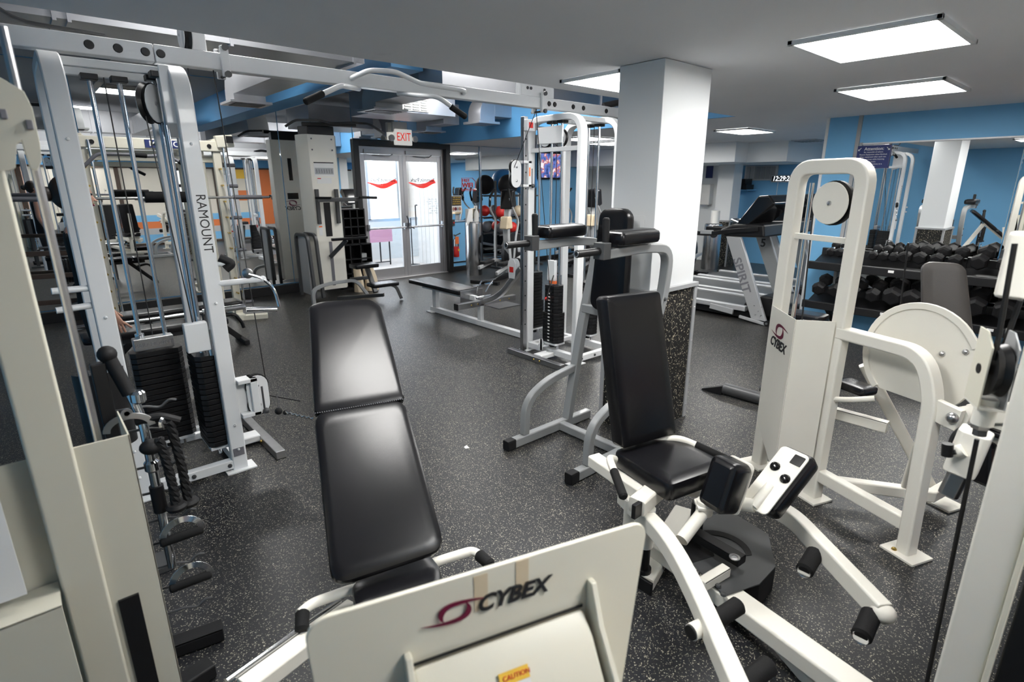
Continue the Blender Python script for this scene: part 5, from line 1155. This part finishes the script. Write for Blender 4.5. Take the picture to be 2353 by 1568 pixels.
# ------------------------------------------------------------------ treadmills
def treadmill(x0, num, label, brand, side='5'):
    t = thing('treadmill', label, 'treadmill', (x0, 2.8, 0), 'treadmills in the far hall')
    w = .80
    for xa in (x0, x0+w-.085):
        M().path([(xa+.042, 3.15, .16), (xa+.042, 4.95, .16)], .085, .065).build('side_rail', 'silver_paint', t, bevel=.006)
        for dz in (-.014, .012): M().path([(xa-.001, 3.4, .16+dz), (xa-.001, 4.94, .16+dz)], .004, .006).build('rail_groove', 'gray_paint', t)
        M().cbox((xa+.042, 4.965, .15), .08, .04, .055).build('end_cap', 'black_plastic', t, bevel=.004)
    M().box((x0+.085, 3.1, .125), (x0+w-.085, 4.93, .165)).build('running_belt', 'dark_gray', t, bevel=.006)
    M().box((x0+.07, 3.0, .03), (x0+w-.07, 4.85, .11)).build('deck_frame', 'black_plastic', t, bevel=.01)
    hood = []
    for y, z in ((2.62, .08), (2.66, .24), (2.80, .34), (3.0, .34), (3.22, .22), (3.25, .08)): hood.append((x0+.1, y, z))
    M().prism(hood, (w-.2, 0, 0)).build('motor_hood', 'black_plastic', t, bevel=.03)
    for xa in (x0-.015, x0+w-.045):
        M().prism([(xa, 2.86, .05), (xa, 3.05, .05), (xa, 3.50, 1.05), (xa, 3.30, 1.05)], (.05, 0, 0)).build('upright', 'gray_paint' if xa > x0 else 'silver_paint', t, bevel=.012)
        for (yy, zz_) in ((2.93, .12), (3.0, .12), (2.97, .17), (2.93, .23), (3.03, .23)): bolt(t, (xa-.002, yy+.0, zz_), (-1, 0, 0), .008, 'steel')
    M().path([(x0-.0, 3.3, .10), (x0-.0, 3.62, .13)], .03, .07).path([(x0-.02, 2.86, .02), (x0-.02, 3.2, .06)], .03, .035).build('lift_link', 'silver_paint', t, bevel=.004)
    M().cyl((x0-.04, 2.84, .035), (x0+.02, 2.84, .035), .034).build('wheel', 'rubber_black', t); M().cyl((x0-.044, 2.84, .035), (x0-.04, 2.84, .035), .014).build('wheel_hub', 'steel', t)
    for xa in (x0+.0, x0+w-.03):
        M().path([(xa+.015, 3.1, 1.16), (xa+.015, 3.45, 1.12), (xa+.015, 3.75, 1.06), (xa+.015, 4.22, 1.07)], .05, .055, fr=.12).build('arm_rail', 'black_plastic', t, bevel=.008)
        M().path([(xa+.015, 3.70, 1.085), (xa+.015, 3.86, 1.08)], .054, .05).build('arm_collar', 'silver_paint', t, bevel=.006)
    M().prism([(x0+.02, 3.02, 1.06), (x0+.02, 3.55, 1.04), (x0+.02, 3.62, 1.12), (x0+.02, 3.45, 1.20), (x0+.02, 3.05, 1.22)], (w-.07, 0, 0)).build('console_base', 'black_plastic', t, bevel=.03)
    M().prism([(x0+.10, 3.32, 1.14), (x0+.10, 3.46, 1.18), (x0+.10, 3.20, 1.55), (x0+.10, 3.06, 1.56), (x0+.10, 2.98, 1.46)], (w-.2, 0, 0)).build('console', 'black_gloss', t, bevel=.025)
    if brand: text('SPIRIT', (x0-.0165, 3.235, .58), V((0, -.405, -.91)), V((0, -.91, .405)), .15, 'ink_grey', t, bold=.02, sx=1.15)
    text(num, (x0+w-.047, 3.36, .92), -Y, Z, .15, 'ink', t, bold=.02)
    M().tube([(x0+.3, 3.5, 1.2), (x0+.3, 3.62, 1.24), (x0+.5, 3.62, 1.24), (x0+.5, 3.5, 1.2)], .012, 8, fr=.03).build('heart_bar', 'chrome', t)
    return t
treadmill(6.70, '5', 'nearest treadmill, SPIRIT lettering on its near upright and number 5 inside', True)
treadmill(7.66, '4', 'second treadmill behind the nearest, with number 4 on its upright', False)
treadmill(8.62, '3', 'third treadmill, furthest along the row in the hall', False)

# small black upright exercise bike between the column and shroud: only its rear foot shows
bk = thing('exercise_bike', 'dark grey exercise bike foot tube and pedal unit left of the white weight shroud', 'exercise machine', (4.6, 2.0, 0))
f0, f1 = gz(1665, 893, .05), gz(1762, 920, .05); dv_ = (f1-f0).normalized()
M().tube([f0, f1+dv_*.25], .048, 16).build('foot_tube', 'dark_gray', bk)
M().prism([f0-dv_*.18+V((0, 0, -.045)), f0+V((0, 0, -.045)), f0+V((0, 0, .03)), f0-dv_*.17+V((0, 0, -.035))], V((dv_.y, -dv_.x, 0))*.05).build('foot_end', 'black_plastic', bk)
for k in range(3): M().cyl(f0+dv_*(.30+.07*k)+V((.10+.12*k, .05, .05+.04*k)), f0+dv_*(.42+.07*k)+V((.10+.12*k, .05, .05+.04*k)), .028).build('roller', 'dark_gray', bk)
mp = f0+dv_*.55+V((.35, .1, 0))
M().path([f1, mp+V((0, 0, .1)), mp+V((.35, .1, .12))], .08, .08).path([mp+V((0, 0, .1)), mp+V((.05, .05, .55))], .07, .06).build('bike_frame', 'dark_gray', bk, bevel=.006)
M().pad(mp+V((.05, .05, .62)), X, Y, .2, .3, .07, .05).build('seat', 'vinyl', bk)

# ------------------------------------------------------------------ smith machine by the left mirror
sm = thing('smith_machine', 'cream smith machine with barbell, MAXICAM plate and plate pegs before the mirror', 'exercise machine', (1.3, 7.6, 0))
for x in (.62, 1.93):
    M().path([(x, 7.62, .02), (x, 7.62, 2.2)], .09, .07).build('upright', 'cream_paint', sm, bevel=.004)
    M().path([(x, 8.35, .02), (x, 8.35, 2.2)], .06, .06).build('rear_post', 'cream_paint', sm, bevel=.004)
    M().path([(x, 7.45, .04), (x, 8.45, .04)], .09, .075).build('base_rail', 'cream_paint', sm, bevel=.004)
    M().path([(x, 7.58, 2.18), (x, 8.4, 2.18)], .06, .07).build('top_rail', 'cream_paint', sm, bevel=.004)
    M().cyl((x+.07, 7.56, .1), (x+.07, 7.56, 2.15), .014).build('guide_rod', 'chrome', sm)
    k = M()
    for i in range(9):
        k = M().cyl((x, 7.58, .35+i*.19), (x, 7.50, .35+i*.19), .011, 8); k.build('safety_peg', 'brass', sm)
M().path([(1.93, 7.5, .03), (2.22, 7.40, .03)], .09, .07).build('base_rail', 'cream_paint', sm, bevel=.004)
mb = M().path([(.5, 7.60, 2.13), (2.05, 7.60, 2.13)], .07, .12).build('top_beam', 'cream_paint', sm, bevel=.006)
M().path([(.5, 7.68, 1.98), (2.05, 7.68, 1.98)], .05, .07).build('top_beam', 'cream_paint', sm, bevel=.006)
for x in (.72, 1.85): M().lathe((x, 7.562, 2.13), [(.024, 0), (.024, .006)], (0, -1, 0), 14).build('beam_plug', 'black_plastic', sm)
M().box((1.20, 7.556, 2.09), (1.72, 7.562, 2.175)).build('name_plate', 'navy', mb, smooth=False)
text('MAXICAM', (1.46, 7.554, 2.132), X, Z, .085, 'paper', sm, bold=.012, sx=1.15)
M().path([(1.93, 7.58, 2.18), (2.12, 7.58, 2.2)], .10, .14).build('top_end_block', 'cream_paint', sm, bevel=.01); M().box((2.03, 7.50, 2.17), (2.11, 7.505, 2.25)).build('dark_slot', 'black_plastic', sm)
M().cyl((-.25, 7.5, 1.555), (2.45, 7.5, 1.535), .0145, 12).build('barbell_bar', 'steel', sm)
M().cyl((-.25, 7.5, 1.555), (.45, 7.5, 1.55), .025).cyl((2.02, 7.5, 1.54), (2.36, 7.5, 1.536), .025).build('barbell_sleeve', 'ink_grey', sm)
M().cyl((2.36, 7.5, 1.536), (2.46, 7.5, 1.535), .012).build('bar_end', 'black_plastic', sm)
M().cyl((1.10, 7.5, 1.555), (1.60, 7.5, 1.55), .062, 18).build('neck_pad', 'foam', sm)
for z in (1.92, 1.67, 1.28, .87, .5, .18):
    for xx, s_ in ((1.96, 1), (.60, -1)):
        M().cyl((xx, 7.75, z), (xx+s_*.20, 7.75, z), .022, 12).build('plate_peg', 'ink_grey' if s_ > 0 else 'dark_gray', sm)
M().path([(1.965, 7.75, .1), (1.965, 7.75, 2.0)], .035, .05).build('peg_post', 'brown_trim', sm, bevel=.003)
M().cyl((1.99, 7.62, 1.30), (1.965, 7.62, 1.72), .035).build('bar_sleeve_cover', 'white_plastic', sm)
for i in range(3):
    tag(M().lathe((.34+i*.035, 7.62, .47), [(.02, 0), (.17, .0), (.175, .006), (.175, .024), (.17, .03), (.02, .03)], (1, 0, 0), 26).build('weight_plate', 'iron', None), 'black weight plate on the left pegs of the smith machine, '+('outer', 'middle', 'inner')[i]+' one', 'weight plate', 'plates on the smith machine')
pb = M().tube([(.55, 7.3, 1.83), (.72, 7.3, 2.0), (1.02, 7.3, 2.0), (1.12, 7.3, 1.985), (1.35, 7.3, 2.0), (1.62, 7.3, 1.84)], .018, 10, fr=.05).build('pull_up_bar', 'ink_grey', sm)
grip(pb, (1.45, 7.3, 1.94), (1.63, 7.3, 1.835), .024); grip(pb, (1.0, 7.3, 2.0), (1.16, 7.3, 1.99), .024)
for z in (.98, .74, .46): M().path([(.62, 7.62, z), (-.1, 7.62, z+.02)], .045, .05).build('side_arm', 'brown_trim', sm, bevel=.004)

# ------------------------------------------------------------------ benches on the left
def bench(name, label, x0, x1, y, z, m='vinyl'):
    t = thing(name, label, 'bench', ((x0+x1)/2, y, 0))
    M().pad(((x0+x1)/2-.12, y, z), X, Y, (x1-x0)*.74, .28, .06, .04).build('back_pad', m, t)
    M().pad((x1-.12, y, z-.0), X, Y, .30, .28, .06, .05).build('seat_pad', m, t)
    M().path([(x0+.1, y, z-.06), (x1-.1, y, z-.06)], .05, .05).path([(x1-.35, y, z-.05), (x1-.02, y, .05)], .05, .06).path([(x0+.45, y, z-.08), (x0+.1, y, .04)], .05, .06).build('bench_frame', 'black_plastic', t, bevel=.004)
    M().tube([(x1-.25, y, .30), (x1-.05, y-.02, .34), (x1+.02, y-.02, .22), (x1+.03, y-.02, .16)], .018, 8, fr=.06).build('bench_handle', 'black_plastic', t)
    M().path([(x1-.0, y-.2, .03), (x1-.0, y+.2, .03)], .05, .05).path([(x0+.1, y-.2, .03), (x0+.1, y+.2, .03)], .05, .05).build('bench_foot', 'rubber_black', t, bevel=.01)
    return t
bench('adjustable_bench', 'black adjustable bench lying flat between the crossover tower and smith machine', .35, 1.62, 6.42, .45)
bp2 = thing('floor_barbell', 'chrome barbell with black ends lying low behind the left tower stacks', 'barbell', (.8, 5.3, .5))
M().cyl((.15, 5.3, .62), (1.4, 5.3, .62), .014).build('bar', 'chrome', bp2); M().cyl((.15, 5.3, .62), (.45, 5.3, .62), .027).cyl((1.05, 5.3, .62), (1.4, 5.3, .62), .027).build('sleeve', 'chrome', bp2)
for x in (.42, 1.08): M().path([(x, 5.36, 0), (x, 5.36, .60)], .05, .05).path([(x, 5.2, .025), (x, 5.6, .025)], .05, .05).build('bar_stand', 'dark_gray', bp2, bevel=.004)
M().pad((.75, 5.62, .46), X, Y, 1.1, .26, .06, .04).build('bench_pad', 'vinyl', bp2); M().path([(.3, 5.62, .40), (1.2, 5.62, .40)], .05, .05).path([(.35, 5.62, .40), (.35, 5.62, 0)], .05, .05).path([(1.15, 5.62, .40), (1.15, 5.62, 0)], .05, .05).build('pad_frame', 'dark_gray', bp2)

# ------------------------------------------------------------------ ellipticals and ball rack right of the doors
def elliptical(x, y, rz, label):
    t = thing('elliptical', label, 'elliptical', (x, y, 0), 'elliptical trainers', rz); I = Matrix()
    M(I).lathe((0, -.04, .42), [(.05, -.09), (.36, -.08), (.39, 0), (.36, .08), (.05, .09)], (0, 1, 0), 26).build('flywheel_cover', 'black_plastic', t)
    M(I).path([(-.45, 0, .04), (1.2, 0, .04)], .09, .06).path([(-.35, -.28, .03), (-.35, .28, .03)], .08, .06).path([(1.15, -.28, .03), (1.15, .28, .03)], .08, .06).build('base_frame', 'black_plastic', t, bevel=.006)
    M(I).path([(.25, 0, .1), (.38, 0, .8), (.30, 0, 1.35)], .09, .11, up=(0, 1, 0), fr=.2).build('mast', 'silver_paint', t, bevel=.01)
    M(I).prism([(.20, -.13, 1.30), (.40, -.13, 1.24), (.36, -.13, 1.58), (.26, -.13, 1.60)], (0, .26, 0)).build('console', 'black_gloss', t, bevel=.03)
    M(I).prism([(.26, -.08, .9), (.50, -.08, .9), (.45, -.08, 1.12), (.3, -.08, 1.12)], (0, .16, 0)).build('bottle_tray', 'tan', t, bevel=.02)
    for s_ in (-1, 1):
        M(I).tube([(.45, s_*.20, .35), (.42, s_*.22, .75), (.34, s_*.24, 1.05), (.55, s_*.24, 1.25), (.60, s_*.2, 1.45)], .018, 10, fr=.1).build('swing_arm', 'silver_paint', t)
        grip_ = M(I).tube([(.57, s_*.23, 1.3), (.60, s_*.2, 1.48), (.54, s_*.14, 1.6)], .022, 10, fr=.04).build('arm_grip', 'foam', t)
        M(I).path([(-.25, s_*.16, .30+.12*s_), (.45, s_*.20, .33), (1.05, s_*.18, .22-.04*s_)], .05, .06).build('pedal_arm', 'silver_paint', t, bevel=.006)
        M(I).pad((.75, s_*.19, .33), (1, 0, 0), (0, 1, 0), .36, .14, .05, .04).build('foot_pedal', 'rubber_black', t)
    return t
elliptical(7.0, 7.85, R(200), 'black and silver elliptical nearest the row bench pulley, beside the steel bin')
elliptical(8.7, 7.2, R(190), 'elliptical seen between the rods of the right cable tower')
elliptical(9.3, 5.6, R(185), 'elliptical just left of the white column behind the far tower arch')
elliptical(9.6, 8.3, R(190), 'elliptical furthest back under the wall television')
br = thing('ball_rack', 'dark rack holding exercise balls in front of the tall mirror', 'rack', (7.8, 8.7, 0))
for x in (7.25, 8.35): M().path([(x, 8.75, 0), (x, 8.75, 1.75)], .04, .04).path([(x, 8.5, .02), (x, 8.9, .02)], .05, .04).build('rack_post', 'dark_gray', br, bevel=.003)
for z in (.35, .68, 1.0, 1.45): M().cyl((7.25, 8.64, z), (8.35, 8.64, z), .014).cyl((7.25, 8.84, z), (8.35, 8.84, z), .014).build('rack_rail', 'dark_gray', br)
def ball(x, y, z, r, m, label, cat='exercise ball', grp=None):
    o = M().ball((x, y, z), r, 16).build('exercise_ball' if r > .15 else 'medicine_ball', m, None); tag(o, label, cat, grp)
ball(7.95, 8.65, 1.73, .26, 'ball_blue', 'large blue exercise ball on the upper rails of the ball rack')
ball(7.47, 8.62, 1.67, .20, 'rubber_black', 'black exercise ball beside the large blue one on the ball rack')
for i, (x, m) in enumerate(((7.35, 'red'), (7.6, 'ink_grey'), (7.85, 'tan'), (8.15, 'ink_grey'))): ball(x, 8.74, 1.145, .115, m, ('red', 'dark grey', 'tan', 'second dark grey')[i]+' medicine ball on the middle rails of the ball rack', 'medicine ball', 'medicine balls')
for i, (x, m) in enumerate(((7.4, 'ink_grey'), (7.68, 'red'), (8.0, 'rubber_black'))): ball(x, 8.74, .822, .11, m, ('dark grey', 'red', 'black')[i]+' medicine ball on the lower rails of the ball rack', 'medicine ball', 'medicine balls')

# vestibule furniture seen through the doors
tbv = thing('vestibule_table', 'small black legged table with pink cloth inside the vestibule', 'table', (5.45, 10.9, 0))
M().box((5.1, 10.7, .72), (5.95, 11.2, .76)).build('table_top', 'pink_cloth', tbv, bevel=.01)
M().box((5.09, 10.69, .50), (5.96, 10.70, .76)).box((5.09, 10.69, .15), (5.10, 11.2, .76)).build('cloth_drape', 'pink_cloth', tbv)
for x in (5.13, 5.9):
    for y in (10.73, 11.15): M().path([(x, y, 0), (x, y, .72)], .025, .025).build('leg', 'black_plastic', tbv)
M().path([(5.13, 10.73, .07), (5.9, 10.73, .07)], .02, .02).build('stretcher', 'black_plastic', tbv)
jg = thing('water_jug', 'large blue plastic water jug under the vestibule table', 'bottle', (5.4, 10.9, .07))
M().lathe((5.42, 10.95, .08), [(.11, 0), (.13, .02), (.13, .14), (.122, .16), (.13, .18), (.13, .33), (.09, .39), (.035, .41), (.03, .48)], (0, 0, 1), 24).build('jug_body', 'bottle_blue', jg)
sg = thing('stand_pole', 'black pole stand on a round base in the vestibule', 'stand', (6.2, 10.3, 0))
M().lathe((6.2, 10.3, 0), [(.16, 0), (.16, .015), (.03, .035)], (0, 0, 1), 24).build('round_base', 'black_plastic', sg); M().cyl((6.2, 10.3, .03), (6.2, 10.3, 1.0), .012).build('pole', 'black_plastic', sg)
M().tube([(5.75, 9.3, .9), (5.75, 9.36, .9), (5.75, 9.36, 1.3), (5.75, 9.3, 1.3)], .012, 8, fr=.02).build('outer_pull', 'black_plastic', sg)

# scrap of paper on the floor
tag(M().prism([gz(1066, 1028), gz(1072, 1024), gz(1079, 1030), gz(1070, 1032)], (0, 0, .002)).build('paper_scrap', 'paper', None, smooth=False), 'tiny white paper scrap on the rubber floor beside the long black pad', 'litter')

# ------------------------------------------------------------------ two people by the left mirror
def person(x, y, rz, label):
    t = thing('person', label, 'person', (x, y, 0), None, rz)
    J = {'pel': (0, 0, .93, .14, .10), 'wai': (0, .0, 1.08, .115, .085), 'che': (0, 0, 1.28, .15, .10), 'nec': (0, .0, 1.44, .052, .05), 'hed': (0, .01, 1.53, .05, .05)}
    ed_ = [('pel', 'wai'), ('wai', 'che'), ('che', 'nec'), ('nec', 'hed')]
    for s_, n in ((-1, 'l'), (1, 'r')):
        J.update({'hip'+n: (s_*.09, 0, .88, .095, .09), 'kne'+n: (s_*.10, .01, .48, .058, .058), 'ank'+n: (s_*.10, -.02, .09, .038, .038), 'toe'+n: (s_*.11, .12, .035, .035, .03),
                  'sho'+n: (s_*.17, 0, 1.39, .052, .05), 'elb'+n: (s_*.22, -.02, 1.12, .038, .038), 'wri'+n: (s_*.22, .06, .90, .026, .026), 'han'+n: (s_*.22, .09, .82, .03, .02)})
        ed_ += [('pel', 'hip'+n), ('hip'+n, 'kne'+n), ('kne'+n, 'ank'+n), ('ank'+n, 'toe'+n), ('che', 'sho'+n), ('sho'+n, 'elb'+n), ('elb'+n, 'wri'+n), ('wri'+n, 'han'+n)]
        for f in range(5):
            q = 'f%d%s' % (f, n); a = (f-2)*.018
            J[q] = (s_*.22, .09+a, .80 if f else .83, .009, .009); J[q+'b'] = (s_*.22, .10+a*1.2+(.02 if f == 4 else 0), (.76 if f in (0, 4) else .735), .008, .008)
            ed_ += [('han'+n, q), (q, q+'b')]
    ks = list(J); me = bpy.data.meshes.new('body'); me.from_pydata([J[k][:3] for k in ks], [(ks.index(a), ks.index(b)) for a, b in ed_], [])
    o = bpy.data.objects.new('body', me); COL.objects.link(o)
    md = o.modifiers.new('skin', 'SKIN')
    for k, v in zip(ks, me.skin_vertices[0].data): v.radius = J[k][3:]; v.use_root = (k == 'pel')
    o.modifiers.new('sub', 'SUBSURF').levels = 2
    bpy.context.view_layer.update()
    m2_ = bpy.data.meshes.new_from_object(o.evaluated_get(bpy.context.evaluated_depsgraph_get())); bpy.data.objects.remove(o)
    m2_.materials.clear(); m2_.materials.append(MATS['skin']); m2_.materials.append(MATS['black_cloth'])
    for p in m2_.polygons:
        c = p.center; arm = abs(c.x) > .175
        p.material_index = 1 if (c.z < .10 or (c.z < 1.40 and not arm)) else 0; p.use_smooth = True
    b = bpy.data.objects.new('body', m2_); COL.objects.link(b); b.parent = t
    I = Matrix()
    M(I).ball((0, .02, 1.62), .10, 14, (.78, .95, 1.12)).build('head', 'skin', t)
    M(I).prism([(-.012, .11, 1.63), (.012, .11, 1.63), (.016, .118, 1.595), (0, .136, 1.59), (-.016, .118, 1.595)], (0, -.02, 0)).build('nose', 'skin', t)
    for s_ in (-1, 1):
        M(I).ball((s_*.03, .104, 1.635), .012, 6, (1.2, .6, .7)).build('eye', 'ink', t); M(I).ball((s_*.078, .01, 1.62), .02, 6, (.4, .8, 1.3)).build('ear', 'skin', t)
    M(I).ball((0, .108, 1.565), .02, 6, (1.2, .4, .35)).build('mouth', 'maroon', t)
    M(I).ball((0, -.012, 1.645), .108, 14, (.82, .92, 1.05)).ball((0, -.12, 1.64), .045, 10).build('hair', 'hair', t)
    return t
person(.275, 4.62, R(-90), 'person with tied back dark hair and black top standing behind the left tower post')
